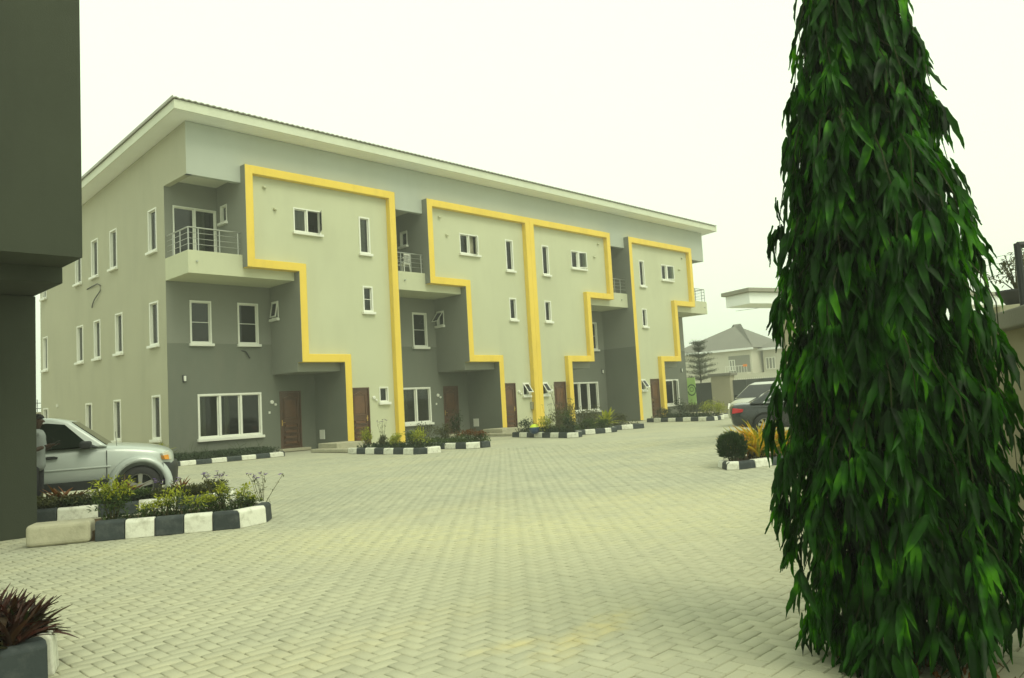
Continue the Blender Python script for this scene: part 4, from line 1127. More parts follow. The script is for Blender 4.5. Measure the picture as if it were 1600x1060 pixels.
# gatehouse with flat canopy
d_ = Vector((0.94, -0.342, 0)).normalized(); n2 = Vector((0.342, 0.94, 0)).normalized(); p1 = Vector((17.72, 10.06, 0))
TG2 = lambda p: tuple(p1+d_*p[0]+n2*p[1]+Vector((0, 0, p[2])))
gh = empty('entrance_canopy', tuple(p1))
def GH(m, name, mat, **k):
    o = m.build(name, mat, **k); o.parent = gh; o.location = -gh.location; return o
GH(MB(TG2).box((0.42, -0.85, 3.50), (12.0, 0.0, 3.78)), 'canopy_slab', 'soffit', bevel=0.01)
GH(MB(TG2).box((0.32, -0.95, 3.783), (12.1, 0.05, 3.88)), 'roof_edge', 'roofmetal', bevel=0.01)
for u in (2.0, 6.2, 10.6): GH(MB(TG2).box((u, -0.65, 0), (u+0.42, -0.23, 3.499)), 'column', 'pillar', bevel=0.01)
tag(gh, 'cream flat entrance canopy on columns partly hidden by the weeping tree', 'canopy')

# dark square frame post rising above the coping at the right edge
fp = MB(); fp.tube([(8.12, 1.57, 0.0), (8.12, 1.57, 2.56)], 0.03, 8); fp.tube([(8.12, 1.57, 2.545), (8.75, 0.85, 2.545)], 0.03, 8); fp.tube([(8.75, 0.85, 2.56), (8.75, 0.85, 0)], 0.03, 8)
o = fp.build('goal_frame', 'cladding'); tag(o, 'dark steel tube frame standing behind the tan wall', 'frame')
# pot plant on the gatehouse roof edge
pq = p1+d_*0+n2*0
pp = empty('potted_plant', (15.1, 3.0, 2.55))
pedestal = MB().box((-0.22, -0.22, -2.55), (0.22, 0.22, -0.002)).build('pedestal', 'pillar', pp, bevel=0.02)
MB().lathe([(0.0, 0.0), (0.16, 0.0), (0.30, 0.20), (0.31, 0.24), (0.27, 0.24), (0.0, 0.2)], 18, 'z').build('bowl', 'black', pp, smooth=True)
st = MB(); lm = []
for i in range(14):
    a = random.random()*6.28; rr = U(0.05, 0.5); hh = U(0.3, 0.95)
    pts = [Vector((0, 0, 0.2)), Vector((math.cos(a)*rr*0.4, math.sin(a)*rr*0.4, 0.2+hh*0.55)), Vector((math.cos(a)*rr, math.sin(a)*rr, 0.2+hh))]
    st.tube(pts, [0.012, 0.009, 0.005], 5)
    for _ in range(26):
        t = U(0.3, 1); p = pts[1].lerp(pts[2], t)
        lm.append((int(rng.integers(2)), basis(rng.normal(0, 1, 3), (0, 0, 1), U(0.05, 0.10), np.array(p)+rng.normal(0, 0.04, 3))))
st.build('stem', 'twig', pp); link('foliage', scatter_mesh('foliage', T_small, lm), pp, 'lf_olive')
tag(pp, 'dark bowl with sparse twiggy plant on a pedestal at the right edge', 'potted plant')
# overhead wires
for i, (z0, z1) in enumerate(((9.3, 9.6), (8.9, 9.0), (8.0, 8.6))):
    pts = []
    for k in range(13):
        t = k/12; x = 60+(-5)*t; y = 32-60*t
        pts.append((x, y, z0+(z1-z0)*t-1.0*4*t*(1-t)*0.35))
    o = MB().tube(pts, 0.014, 4).build('overhead_wire', 'wire')
    tag(o, ('topmost', 'middle', 'lowest')[i]+' of three thin overhead wires right of the tree', 'wire', 'overhead wires')

# perimeter wall and steel gates beyond the terrace end (plane X = 46.8)
XP = 46.8
def plain(name, mat, a, b, label, cat, **k):
    o = MB().box(a, b).build(name, mat, **k); tag(o, label, cat); return o
gp = MB().box((XP, 25.75, 0), (XP+0.6, 27.15, 2.42)).build('gate_pillar', 'pillar', bevel=0.01)
MB().box((XP-0.14, 25.6, 2.422), (XP+0.74, 27.3, 2.60)).build('pillar_cap', 'coping', gp, bevel=0.02); tag(gp, 'wide beige gate pillar with concrete cap', 'pillar')
def gate(y0, y1, z1, label):
    e = empty('steel_gate', (XP+0.2, y0, 0))
    n = int((y1-y0)/0.9)
    for i in range(n):
        MB().box((0, i*(y1-y0)/n+0.01, 0.12), (0.04, (i+1)*(y1-y0)/n-0.01, z1)).build('panel', 'gate', e)
    for z in (0.12, z1-0.06): MB().box((0.041, 0, z), (0.09, y1-y0, z+0.06)).build('rail', 'gate', e)
    sp = MB()
    for i in range(int((y1-y0)/0.14)):
        y = i*0.14+0.07
        sp.add([(0.0, y-0.02, z1), (0.03, y-0.02, z1), (0.03, y+0.02, z1), (0.0, y+0.02, z1), (0.015, y, z1+0.12)], [(0,1,2,3),(0,1,4),(1,2,4),(2,3,4),(3,0,4)])
    sp.build('spikes', 'plastic', e)
    tag(e, label, 'gate'); return e
gate(14.0, 25.70, 2.10, 'dark steel vehicle gate with white spikes behind parked cars')
gate(27.20, 31.0, 2.05, 'short dark steel gate between sign and beige pillar')
plain('perimeter_wall', 'pillar', (XP, -6, 0), (XP+0.25, 13.95, 2.2), 'beige perimeter wall beyond the parked cars behind the tree', 'wall')
plain('perimeter_wall', 'pillar', (XP+0.1, 31.1, 0), (XP+0.35, 46, 2.1), 'beige perimeter wall behind the terrace\'s far end', 'wall')
plain('rear_wall', 'pillar', (-12, 50, 0), (XP, 50.25, 2.4), 'rear boundary wall glimpsed between dark house and gable', 'wall')
rsp = MB()
for i in range(60):
    x = 2+i*0.25
    rsp.tube([(x, 50.12, 2.41), (x, 50.12, 3.1)], 0.02, 4)
for z in (2.6, 2.9): rsp.tube([(2, 50.12, z), (17, 50.12, z)], 0.02, 4)
o = rsp.build('spiked_fence', 'wire'); tag(o, 'thin black spiked fence on top of the rear boundary wall', 'fence')
# lime sign panel with ring emblem
sg = MB().box((XP-0.06, 28.32, 0.60), (XP-0.02, 29.1, 2.45)).build('sign_board', 'signgreen')
em = MB(); vs = []; fs = []; nseg = 26
for i in range(nseg+1):
    t = 2*math.pi*i/nseg*0.88+0.5
    for r_ in (0.34, 0.27):
        vs.append((XP-0.064, 28.62+r_*math.cos(t), 1.62+r_*1.15*math.sin(t)))
for i in range(nseg): fs.append((2*i, 2*i+1, 2*i+3, 2*i+2))
em.add(vs, fs); vs = []; fs = []
for i in range(17):
    t = 2*math.pi*i/16
    for r_ in (0.16, 0.12): vs.append((XP-0.064, 28.62+r_*math.cos(t), 1.66+r_*math.sin(t)))
for i in range(16): fs.append((2*i, 2*i+1, 2*i+3, 2*i+2))
em.add(vs, fs); em.build('emblem', 'signink', sg)
MB().box((XP-0.055, 28.36, 0.0), (XP-0.025, 28.44, 0.6)).build('post', 'gate', sg)
MB().box((XP-0.055, 28.98, 0.0), (XP-0.025, 29.06, 0.6)).build('post', 'gate', sg)
tag(sg, 'lime green sign board with dark ring emblem by the gate', 'sign')

# far houses
def far_house(x, y0, y1, dpt, zeave, ridge, label, hip=2.6, balcony=None):
    e = empty('far_house', (x, y0, 0)); W = y1-y0
    holes = []
    MB().box((0, 0, 0), (dpt, W, zeave)).build('wall', 'housewall', e)
    rfm = MB(); ov = 0.5
    rfm.add([(-ov,-ov,zeave),(dpt+ov,-ov,zeave),(dpt+ov,W+ov,zeave),(-ov,W+ov,zeave),(dpt/2,hip,ridge),(dpt/2,W-hip*1.4,ridge)],
            [(0,3,2,1),(0,1,4),(1,2,5,4),(2,3,5),(3,0,4,5)])
    rf_ = rfm.build('roof', 'houseroof', e)
    MB().box((-ov-0.02, -ov, zeave-0.22), (-ov+0.06, W+ov, zeave-0.003)).build('fascia_board', 'soffit', rf_)
    if balcony:
        b0, b1 = balcony
        MB().box((-0.03, b0, 3.35), (-0.002, b1, 5.15)).build('balcony_recess', 'housegrey', e)
        fm = MB(); fm.box((-0.9, b0, 3.1), (0, b1, 3.3)); bo = fm.build('balcony', 'housewall', e)
        MB().box((-0.92, b0+0.3, 2.55), (-0.86, b1-0.2, 3.12)).build('balcony_panel', 'housegrey', bo)
        n = 9
        for i in range(n):
            yy_ = b0+(b1-b0)*i/(n-1)
            MB().tube([(-0.86, yy_, 3.3), (-0.86, yy_, 4.0)], 0.025, 5).build('baluster', 'plastic', bo)
        MB().tube([(-0.86, b0, 4.02), (-0.86, b1, 4.02)], 0.035, 5).build('rail', 'plastic', bo)
    def win(a0, a1, z0, z1, n):
        f = MB(); T = lambda p: (-p[1], p[0], p[2]); f.t = T
        ring(f, a0, a1, z0, z1, 0.09, 0.03, 0.09)
        for k in range(1, n): f.box((a0+(a1-a0)*k/n-0.05, 0.03, z0), (a0+(a1-a0)*k/n+0.05, 0.085, z1))
        w_ = f.build('window', 'white', e)
        MB(T).box((a0+0.05, 0.032, z0+0.05), (a1-0.05, 0.045, z1-0.05)).build('pane', 'housegrey', w_)
    return e, win
e, win = far_house(78, 40.2, 49.8, 9.5, 5.9, 9.0, '', 4.4, (39.2-40.2+1.2, 42.9-40.2))
win(42.15-40.2, 42.75-40.2+0.1, 3.55, 4.75, 2); win(45.5-40.2, 47-40.2, 3.4, 4.8, 3)
tag(e, 'pale two-storey house with large hipped grey roof beyond the gates', 'house')
e, win = far_house(80, 29.0, 39.9, 9.5, 5.8, 8.6, '', 3.0)
win(39.9-1.6-29.0+0.2, 39.9-0.3-29.0, 3.5, 4.8, 3); win(6.0, 7.6, 3.5, 4.8, 3)
tag(e, 'second pale house with hipped grey roof, half hidden by the weeping tree', 'house')
o = MB().box((77.0, 40.28, 3.9), (77.06, 40.75, 4.15)).build('orange_cloth', 'orange'); tag(o, 'small orange cloth hung on the far house balcony rail', 'cloth')
e, win = far_house(95, 0.0, 12.0, 10, 5.8, 8.6, '', 3.0); tag(e, 'far pale house low behind the weeping tree', 'house')
plain('street_wall', 'housewall', (66, -5, 0), (66.3, 60, 2.9), 'long pale boundary wall in front of the far houses', 'wall')

# tiered small tree behind the gates
tt = empty('tiered_tree', (49.8, 29.7, 0))
tm = MB(); tm.tube([(0, 0, 0), (0.03, 0, 2.2), (0, 0.03, 3.6), (0, 0, 4.9)], [0.07, 0.055, 0.04, 0.012], 8); tm.build('trunk', 'bark', tt)
tbm = MB(); lm = []
for tier, (z, L_) in enumerate(((2.35, 1.05), (2.75, 1.25), (3.15, 1.2), (3.55, 1.0), (3.95, 0.85), (4.4, 0.4), (4.8, 0.45))):
    for i in range(9):
        a = i*0.7+tier*0.4+random.gauss(0, 0.15); L2 = L_*U(0.75, 1.1)
        tip = Vector((math.cos(a)*L2, math.sin(a)*L2, z+0.22+random.gauss(0, 0.05)))
        tbm.tube([(0, 0, z-0.1), tuple(tip*0.5+Vector((0, 0, z*0.5+0.0))), tuple(tip)], [0.018, 0.012, 0.005], 4)
        for _ in range(130):
            t = U(0.2, 1.08); p = np.array([math.cos(a)*L2*t, math.sin(a)*L2*t, z-0.05+0.27*t])+rng.normal(0, 1, 3)*np.array([0.13, 0.13, 0.06])
            lm.append((int(rng.integers(2)), basis(rng.normal(0, 0.6, 3)+np.array([0, 0, 0.6]), (0, 0, 1), U(0.05, 0.09), p)))
tbm.build('branches', 'bark', tt); link('crown', scatter_mesh('crown', T_small, lm), tt, 'lf_far')
tag(tt, 'small tree with flat tiered branches above the gates', 'tree')

# ================================================================== VEHICLES
def wheel(parent, x, y, r, side, spokes=7, tw=0.21):
    """axis along local y; side +1 outer face towards +y"""
    t = MB(); s = side
    t.lathe([(r*0.62, -tw/2), (r*0.90, -tw/2), (r*0.985, -tw/2+0.025), (r, -tw/4), (r, tw/4), (r*0.985, tw/2-0.025), (r*0.90, tw/2), (r*0.66, tw/2-0.005), (r*0.62, tw/2-0.03), (r*0.62, -tw/2)], 36, 'y', (x, y, r))
    w_ = t.build('wheel', 'black', parent, smooth=True)
    rm = MB()
    o_ = s*(tw/2-0.012)
    rm.lathe([(r*0.66, o_), (r*0.60, o_), (r*0.58, o_-s*0.05), (r*0.56, o_-s*0.10)], 36, 'y', (x, y, r))
    rm.lathe([(0.001, o_-s*0.008), (r*0.13, o_-s*0.008), (r*0.17, o_-s*0.05)], 18, 'y', (x, y, r))
    for k in range(spokes):
        a = 2*math.pi*k/spokes+0.3
        ca, sa = math.cos(a), math.sin(a)
        def P(rad, tg, dy): return (x+ca*rad-sa*tg, y+dy, r+sa*rad+ca*tg)
        w0, w1 = r*0.075, r*0.11
        rm.add([P(r*0.1, -w0, o_-s*0.015), P(r*0.1, w0, o_-s*0.015), P(r*0.60, w1, o_-s*0.008), P(r*0.60, -w1, o_-s*0.008),
                P(r*0.1, -w0, o_-s*0.06), P(r*0.1, w0, o_-s*0.06), P(r*0.60, w1, o_-s*0.06), P(r*0.60, -w1, o_-s*0.06)],
               [(0,1,2,3),(0,4,5,1),(1,5,6,2),(3,2,6,7),(0,3,7,4)])
    rm.build('rim', 'alloy', w_)
    MB().lathe([(0.001, -s*0.01+y*0), (r*0.60, -s*0.01)], 24, 'y', (x, y, r)).build('brake_disc', 'cladding', w_)
    return w_

def car(name, label, cat, loc, rz, st, paint, cuts, wr, ring_fn=None):
    """st: stations (x, zb, zt, w); cuts: wheel centres x; returns root"""
    e = empty(name, loc, rz)
    vs = []; fs = []; m = None
    for (x, zb, zt, w_) in st:
        half = [(w_*0.55, zb), (w_*0.90, zb), (w_*0.985, zb+(zt-zb)*0.14), (w_*1.0, zb+(zt-zb)*0.42), (w_*0.995, zb+(zt-zb)*0.62), (w_*0.965, zb+(zt-zb)*0.86), (w_*0.90, zt-0.012), (w_*0.60, zt+0.018), (w_*0.2, zt+0.028)]
        rg = [(x, y, z) for y, z in half] + [(x, -y, z) for y, z in half[::-1]]
        m = len(rg); vs += rg
    for i in range(len(st)-1):
        for k in range(m):
            fs.append((i*m+k, i*m+(k+1) % m, (i+1)*m+(k+1) % m, (i+1)*m+k))
    fs.append(tuple(range(m))); fs.append(tuple(range((len(st)-1)*m, len(st)*m)))
    b = MB().add(vs, fs).build('body', paint, None, smooth=True)
    ss = b.modifiers.new('s', 'SUBSURF'); ss.levels = 2; ss.render_levels = 2
    tmp = []
    for cx in cuts:
        for s in (-1, 1):
            c = MB().lathe([(0.0001, s*0.52), (wr*1.16, s*0.52), (wr*1.16, s*1.2), (0.0001, s*1.2)], 32, 'y', (cx, 0, wr*1.03)).build('tmp', 'cladding')
            bo = b.modifiers.new('c', 'BOOLEAN'); bo.object = c; bo.operation = 'DIFFERENCE'; bo.solver = 'EXACT'
            tmp.append(c)
    bake(b)
    for c in tmp: bpy.data.objects.remove(c, do_unlink=True)
    for p in b.data.polygons: p.use_smooth = True
    try: b.data.set_sharp_from_angle(angle=R(40))
    except Exception: pass
    b.parent = e
    for cx in cuts:  # inner liner
        for s in (-1, 1):
            MB().lathe([(wr*1.158, s*0.50), (wr*1.158, s*0.80)], 28, 'y', (cx, 0, wr*1.03)).build('wheel_liner', 'cladding', e)
    tag(e, label, cat)
    return e, b

def greenhouse(e, outline, zb, w0, zr_, w1, paint):
    """outline: (x, z) polygon of the cabin side; width shrinks with height"""
    def yw(z): return w0+(w1-w0)*(z-zb)/(zr_-zb)
    n = len(outline)
    vs = [(x, yw(z), z) for x, z in outline]+[(x, -yw(z), z) for x, z in outline]
    fs = [tuple(range(n)), tuple(range(n, 2*n))[::-1]]+[(i, i+n, (i+1) % n+n, (i+1) % n) for i in range(n)]
    o = MB().add(vs, fs).build('cabin', paint, e, bevel=0.045, seg=3, smooth=True)
    return o, yw

def side_panel(e, name, pts, yw, mat, off=0.006, th=0.012, both=True, bevel=0.0):
    for s in ((1, -1) if both else (-1,)):
        n = len(pts)
        vs = [(x, s*(yw(z)+off), z) for x, z in pts]+[(x, s*(yw(z)+off-th), z) for x, z in pts]
        fs = [tuple(range(n)), tuple(range(n, 2*n))[::-1]]+[(i, i+n, (i+1) % n+n, (i+1) % n) for i in range(n)]
        MB().add(vs, fs).build(name, mat, e, bevel=bevel)

def cross_panel(e, name, p0, p1, yw, mat, inset=0.07, off=0.012):
    """windscreen / rear screen between (x,z) p0 and p1, across the car"""
    d = Vector((p1[0]-p0[0], 0, p1[1]-p0[1])).normalized(); nrm = Vector((d.z, 0, -d.x))
    if nrm.z < 0: nrm = -nrm
    a = Vector((p0[0], 0, p0[1]))+d*0.05; b = Vector((p1[0], 0, p1[1]))-d*0.05
    ya, yb_ = yw(p0[1])-inset, yw(p1[1])-inset
    vs = [a+Vector((0, ya, 0))+nrm*off, a+Vector((0, -ya, 0))+nrm*off, b+Vector((0, -yb_, 0))+nrm*off, b+Vector((0, yb_, 0))+nrm*off]
    vs += [v-nrm*0.01 for v in vs]
    MB().add([tuple(v) for v in vs], [(0,1,2,3),(4,7,6,5),(0,4,5,1),(1,5,6,2),(2,6,7,3),(3,7,4,0)]).build(name, mat, e)

# --- silver off-road car on the left (front axle at local x = 0, camera side is -y)
suv_rz = R(-22)
ca, sa = math.cos(suv_rz), math.sin(suv_rz)
wx, wy = 5.35, 14.29                      # near front wheel contact
sloc = (wx - (-sa)*(-0.74), wy - ca*(-0.74), 0)   # centre line
st = [(0.55, 0.44, 0.80, 0.50), (0.52, 0.40, 0.87, 0.66), (0.44, 0.38, 0.93, 0.775), (0.28, 0.38, 0.985, 0.835), (0.0, 0.40, 1.035, 0.85), (-0.4, 0.42, 1.075, 0.85), (-0.7, 0.42, 1.07, 0.85),
      (-1.6, 0.42, 1.05, 0.85), (-2.6, 0.42, 1.05, 0.85), (-3.2, 0.42, 1.05, 0.84), (-3.42, 0.46, 1.03, 0.78), (-3.5, 0.5, 0.98, 0.70)]
suv, sb = car('off_road_car', 'silver off-road car with dark bumper nose parked beside the dark house', 'car', sloc, suv_rz, st, 'silver', (0.0, -2.62), 0.345)
out = [(-0.48, 1.05), (-1.08, 1.525), (-1.35, 1.585), (-1.9, 1.605), (-2.9, 1.59), (-3.25, 1.52), (-3.45, 1.04)]
cab, yw = greenhouse(suv, out, 1.05, 0.83, 1.60, 0.66, 'silver')
yb = lambda z: 0.852
side_panel(suv, 'side_window', [(-0.72, 1.055), (-1.50, 1.045), (-1.60, 1.49), (-1.40, 1.50), (-1.14, 1.465)], yw, 'autoglass')
side_panel(suv, 'side_window', [(-1.72, 1.045), (-2.45, 1.05), (-2.5, 1.49), (-1.78, 1.50)], yw, 'autoglass')
side_panel(suv, 'side_window', [(-2.6, 1.06), (-3.28, 1.08), (-3.12, 1.46), (-2.64, 1.49)], yw, 'autoglass')
cross_panel(suv, 'windscreen', (-0.48, 1.05), (-1.08, 1.525), yw, 'autoglass')
for (pa) in ([(-0.50, 0.50), (-0.512, 0.50), (-0.512, 0.99), (-0.50, 0.99)], [(-1.535, 0.50), (-1.55, 0.50), (-1.60, 1.02), (-1.585, 1.02)]):
    side_panel(suv, 'door_gap', pa, yb, 'black', 0.004, 0.02)
side_panel(suv, 'door_handle', [(-1.24, 0.90), (-1.44, 0.895), (-1.46, 0.92), (-1.38, 0.95), (-1.28, 0.95), (-1.22, 0.93)], yb, 'cladding', 0.03, 0.03, bevel=0.008)
side_panel(suv, 'side_cladding', [(-0.42, 0.36), (-2.2, 0.36), (-2.2, 0.50), (-0.42, 0.51)], yb, 'cladding', 0.012, 0.03)
side_panel(suv, 'side_crease', [(-0.45, 0.705), (-2.2, 0.69), (-2.2, 0.72), (-0.45, 0.735)], yb, 'silver', 0.010, 0.03, bevel=0.008)
# flared arches
for cx in (0.0, -2.62):
    for s in (-1, 1):
        m = MB(); vs = []; fs = []
        for i in range(19):
            t = math.pi*(-0.06+1.12*i/18)
            for (rr, yy_) in ((0.395, 0.80), (0.398, 0.895), (0.455, 0.89), (0.52, 0.845), (0.50, 0.80)):
                vs.append((cx+rr*math.cos(t), s*yy_, 0.355+rr*math.sin(t)))
        for i in range(18):
            for k in range(4): fs.append((i*5+k, (i+1)*5+k, (i+1)*5+k+1, i*5+k+1))
        m.add(vs, fs).build('wheel_arch', 'silver', suv, smooth=True)
# front bumper wrap
bm_ = MB(); vs = []; fs = []
prof = [(0.0, 0.33), (0.02, 0.40), (0.035, 0.64), (0.01, 0.715), (-0.06, 0.735)]
plan = []
for i in range(15):
    t = -1+2*i/14
    y = t*0.862; x = 0.585-0.24*abs(t)**3.6
    plan.append((x, y))
for (x, y) in plan:
    nrm = Vector((1, 0.9*(y/0.845)**3, 0)).normalized()
    for (o_, z) in prof: vs.append((x+nrm.x*o_, y+nrm.y*o_*0.8, z))
k5 = len(prof)
for i in range(len(plan)-1):
    for k in range(k5-1): fs.append((i*k5+k, (i+1)*k5+k, (i+1)*k5+k+1, i*k5+k+1))
bm_.add(vs, fs).build('bumper', 'cladding', suv, smooth=True)
for s in (-1, 1):
    side_pts = [(0.60, s*0.71, 0.73), (0.47, s*0.815, 0.74), (0.44, s*0.825, 0.86), (0.55, s*0.745, 0.90)]
    vs = [tuple(p) for p in side_pts]+[(p[0]-0.04, p[1]-s*0.06, p[2]) for p in side_pts]
    h = MB().add(vs, [(0,1,2,3),(4,7,6,5),(0,4,5,1),(1,5,6,2),(2,6,7,3),(3,7,4,0)]).build('headlight', 'clearlens', suv, bevel=0.01)
    h.location = (-0.085, s*0.022, 0.02)
    am = [(0.545, s*0.765, 0.745), (0.475, s*0.822, 0.75), (0.455, s*0.83, 0.82), (0.53, s*0.775, 0.825)]
    vs = [(p[0]-0.078, p[1]+s*0.034, p[2]+0.02) for p in am]+[(p[0]-0.125, p[1]-s*0.01, p[2]+0.02) for p in am]
    MB().add(vs, [(0,1,2,3),(4,7,6,5),(0,4,5,1),(1,5,6,2),(2,6,7,3),(3,7,4,0)]).build('indicator', 'amber', suv)
    mr = MB(); mr.box((-0.90, s*0.86, 1.04), (-0.72, s*1.02, 1.17)); mr.build('mirror', 'cladding', suv, bevel=0.04, seg=3)
    mb_ = MB(); mb_.add([(-0.62, s*0.84, 1.05), (-0.80, s*0.84, 1.05), (-0.84, s*0.80, 1.17), (-0.80, s*0.93, 1.10), (-0.70, s*0.90, 1.06)], [(0,1,3,4),(1,2,3),(0,4,3,2),(0,2,1)]).build('mirror_base', 'cladding', suv)
for cx in (0.0, -2.62):
    for s in (-1, 1): wheel(suv, cx, s*0.74, 0.345, s, 5, 0.22)
MB().tube([(-0.36, -0.70, 1.05), (-0.375, -0.70, 1.30)], 0.004, 5).build('aerial', 'wire', suv)
MB().tube([(-1.25, 0, 1.60), (-1.25, 0, 1.60)], 0.004, 5)
sw = MB().lathe([(0.165, -0.012), (0.18, 0.0), (0.165, 0.012)], 20, 'y', (0, 0, 0)).build('steering_wheel', 'black', suv); sw.location = (-0.98, 0.35, 1.05); sw.rotation_euler = (0, R(25), R(90))
for s in (-1, 1):
    MB().box((-1.75, s*0.38-0.22, 0.7), (-1.6, s*0.38+0.22, 1.2)).build('seat', 'cladding', suv, bevel=0.05)
    MB().box((-1.74, s*0.38-0.12, 1.22), (-1.66, s*0.38+0.12, 1.40)).build('headrest', 'cladding', suv, bevel=0.04)

# --- dark saloon (rear axle at local x = 0)
rz = R(-60)
ca, sa = math.cos(rz), math.sin(rz)
wx, wy = 22.57, 11.37
loc = (wx-sa*0.76, wy+ca*0.76, 0)
st = [(-0.98, 0.46, 0.86, 0.55), (-0.93, 0.36, 0.95, 0.70), (-0.80, 0.28, 0.985, 0.80), (-0.4, 0.24, 0.99, 0.88), (0.2, 0.22, 0.96, 0.90), (1.2, 0.20, 0.93, 0.90), (2.2, 0.20, 0.93, 0.90), (2.8, 0.22, 0.90, 0.89), (3.3, 0.26, 0.80, 0.84), (3.6, 0.32, 0.70, 0.70), (3.68, 0.4, 0.62, 0.5)]
sal, _b = car('saloon_car', 'dark slate saloon car parked behind the yellow spear plants', 'car', loc, rz, st, 'slatecar', (0.0, 2.77), 0.325)
out = [(-0.42, 0.97), (0.30, 1.37), (0.7, 1.44), (1.25, 1.45), (1.55, 1.41), (2.35, 0.94), (1.0, 0.90)]
cab, yw = greenhouse(sal, out, 0.93, 0.86, 1.45, 0.60, 'slatecar')
side_panel(sal, 'window_trim', [(-0.02, 1.00), (0.36, 1.285), (0.75, 1.355), (1.25, 1.365), (1.5, 1.33), (2.08, 0.985)], yw, 'chrome', 0.004, 0.012)
side_panel(sal, 'side_window', [(0.03, 1.015), (0.375, 1.265), (0.70, 1.335), (0.82, 1.338), (0.80, 1.005)], yw, 'autoglass', 0.010, 0.012)
side_panel(sal, 'side_window', [(0.86, 1.005), (0.88, 1.34), (1.25, 1.345), (1.48, 1.312), (1.98, 1.0)], yw, 'autoglass', 0.010, 0.012)
side_panel(sal, 'pillar_trim', [(0.80, 1.005), (0.82, 1.34), (0.88, 1.34), (0.86, 1.005)], yw, 'cladding', 0.012, 0.012)
cross_panel(sal, 'rear_screen', (-0.42, 0.97), (0.30, 1.37), yw, 'autoglass'); cross_panel(sal, 'windscreen', (2.35, 0.94), (1.55, 1.41), yw, 'autoglass')
yb = lambda z: 0.902
for px in (0.42, 1.45): side_panel(sal, 'door_handle', [(px-0.1, 0.845), (px+0.1, 0.845), (px+0.1, 0.875), (px-0.1, 0.875)], yb, 'chrome', 0.02, 0.03, bevel=0.006)
for px in (0.18, 0.88, 1.98): side_panel(sal, 'door_gap', [(px, 0.32), (px+0.01, 0.32), (px+0.03, 0.93), (px+0.02, 0.93)], yb, 'black', -0.002, 0.02)
for s in (-1, 1):
    pts = [(-0.93, s*0.70, 0.70), (-0.64, s*0.845, 0.74), (-0.62, s*0.85, 0.83), (-0.90, s*0.70, 0.87)]
    vs = [(p[0]-0.012, p[1]+s*0.03, p[2]) for p in pts]+[(p[0]+0.05, p[1]-s*0.08, p[2]) for p in pts]
    MB().add(vs, [(0,1,2,3),(4,7,6,5),(0,4,5,1),(1,5,6,2),(2,6,7,3),(3,7,4,0)]).build('tail_light', 'redlens', sal, bevel=0.01)
    MB().box((1.92, s*0.86, 0.97), (2.08, s*1.02, 1.08)).build('mirror', 'slatecar', sal, bevel=0.03, seg=3)
for cx in (0.0, 2.77):
    for s in (-1, 1): wheel(sal, cx, s*0.79, 0.325, s, 7, 0.21)

# --- pearl people carrier behind it, nose to the left (front axle at x = 0)
rz = R(178)
st = [(0.86, 0.45, 0.70, 0.50), (0.80, 0.32, 0.80, 0.68), (0.62, 0.26, 0.90, 0.80), (0.2, 0.24, 1.02, 0.87), (-0.2, 0.24, 1.10, 0.88), (-0.8, 0.22, 1.05, 0.89), (-2.6, 0.22, 1.05, 0.89), (-3.2, 0.26, 1.05, 0.87), (-3.6, 0.34, 1.0, 0.78), (-3.66, 0.4, 0.9, 0.6)]
van, _b = car('people_carrier', 'pearl people carrier facing left behind the dark saloon', 'van', (29.5, 15.3, 0), rz, st, 'pearl', (0.0, -2.72), 0.33)
out = [(-0.02, 1.07), (-0.95, 1.62), (-1.4, 1.71), (-2.6, 1.72), (-3.3, 1.64), (-3.6, 1.04)]
cab, yw = greenhouse(van, out, 1.05, 0.86, 1.70, 0.66, 'pearl')
cross_panel(van, 'windscreen', (-0.02, 1.07), (-0.95, 1.62), yw, 'autoglass')
side_panel(van, 'side_window', [(-0.35, 1.09), (-1.45, 1.08), (-1.5, 1.58), (-1.05, 1.56)], yw, 'autoglass'); side_panel(van, 'side_window', [(-1.6, 1.08), (-2.6, 1.08), (-2.6, 1.60), (-1.62, 1.59)], yw, 'autoglass')
for s in (-1, 1):
    pts = [(0.80, s*0.64, 0.70), (0.45, s*0.84, 0.78), (0.40, s*0.84, 0.92), (0.70, s*0.66, 0.86)]
    vs = [(p[0]+0.03, p[1]+s*0.02, p[2]) for p in pts]+[(p[0]-0.06, p[1]-s*0.08, p[2]-0.02) for p in pts]
    MB().add(vs, [(0,1,2,3),(4,7,6,5),(0,4,5,1),(1,5,6,2),(2,6,7,3),(3,7,4,0)]).build('headlight', 'clearlens', van, bevel=0.01)
    MB().box((-0.62, s*0.88, 1.10), (-0.42, s*1.08, 1.24)).build('mirror', 'cladding', van, bevel=0.04, seg=3)
MB().box((0.80, -0.42, 0.52), (0.87, 0.42, 0.66)).build('grille', 'cladding', van, bevel=0.02)
for cx in (0.0, -2.72):
    for s in (-1, 1): wheel(van, cx, s*0.78, 0.33, s, 6, 0.21)

# ================================================================== PERSON beside the silver car
def skin(name, verts, edges, radii, mat, parent, root=0, sub=2):
    me = bpy.data.meshes.new(name); me.from_pydata(verts, edges, []); me.update()
    o = bpy.data.objects.new(name, me); COL.objects.link(o)
    o.modifiers.new('k', 'SKIN')
    if not me.skin_vertices: me.skin_vertices.new()
    for i, r_ in enumerate(radii):
        sv = me.skin_vertices[0].data[i]
        sv.radius = (r_, r_) if not isinstance(r_, tuple) else r_
        sv.use_root = (i == root)
    ss = o.modifiers.new('s', 'SUBSURF'); ss.levels = sub; ss.render_levels = sub
    bake(o); o.data.materials.clear(); o.data.materials.append(MT[mat]); o.parent = parent
    for p in o.data.polygons: p.use_smooth = True
    return o
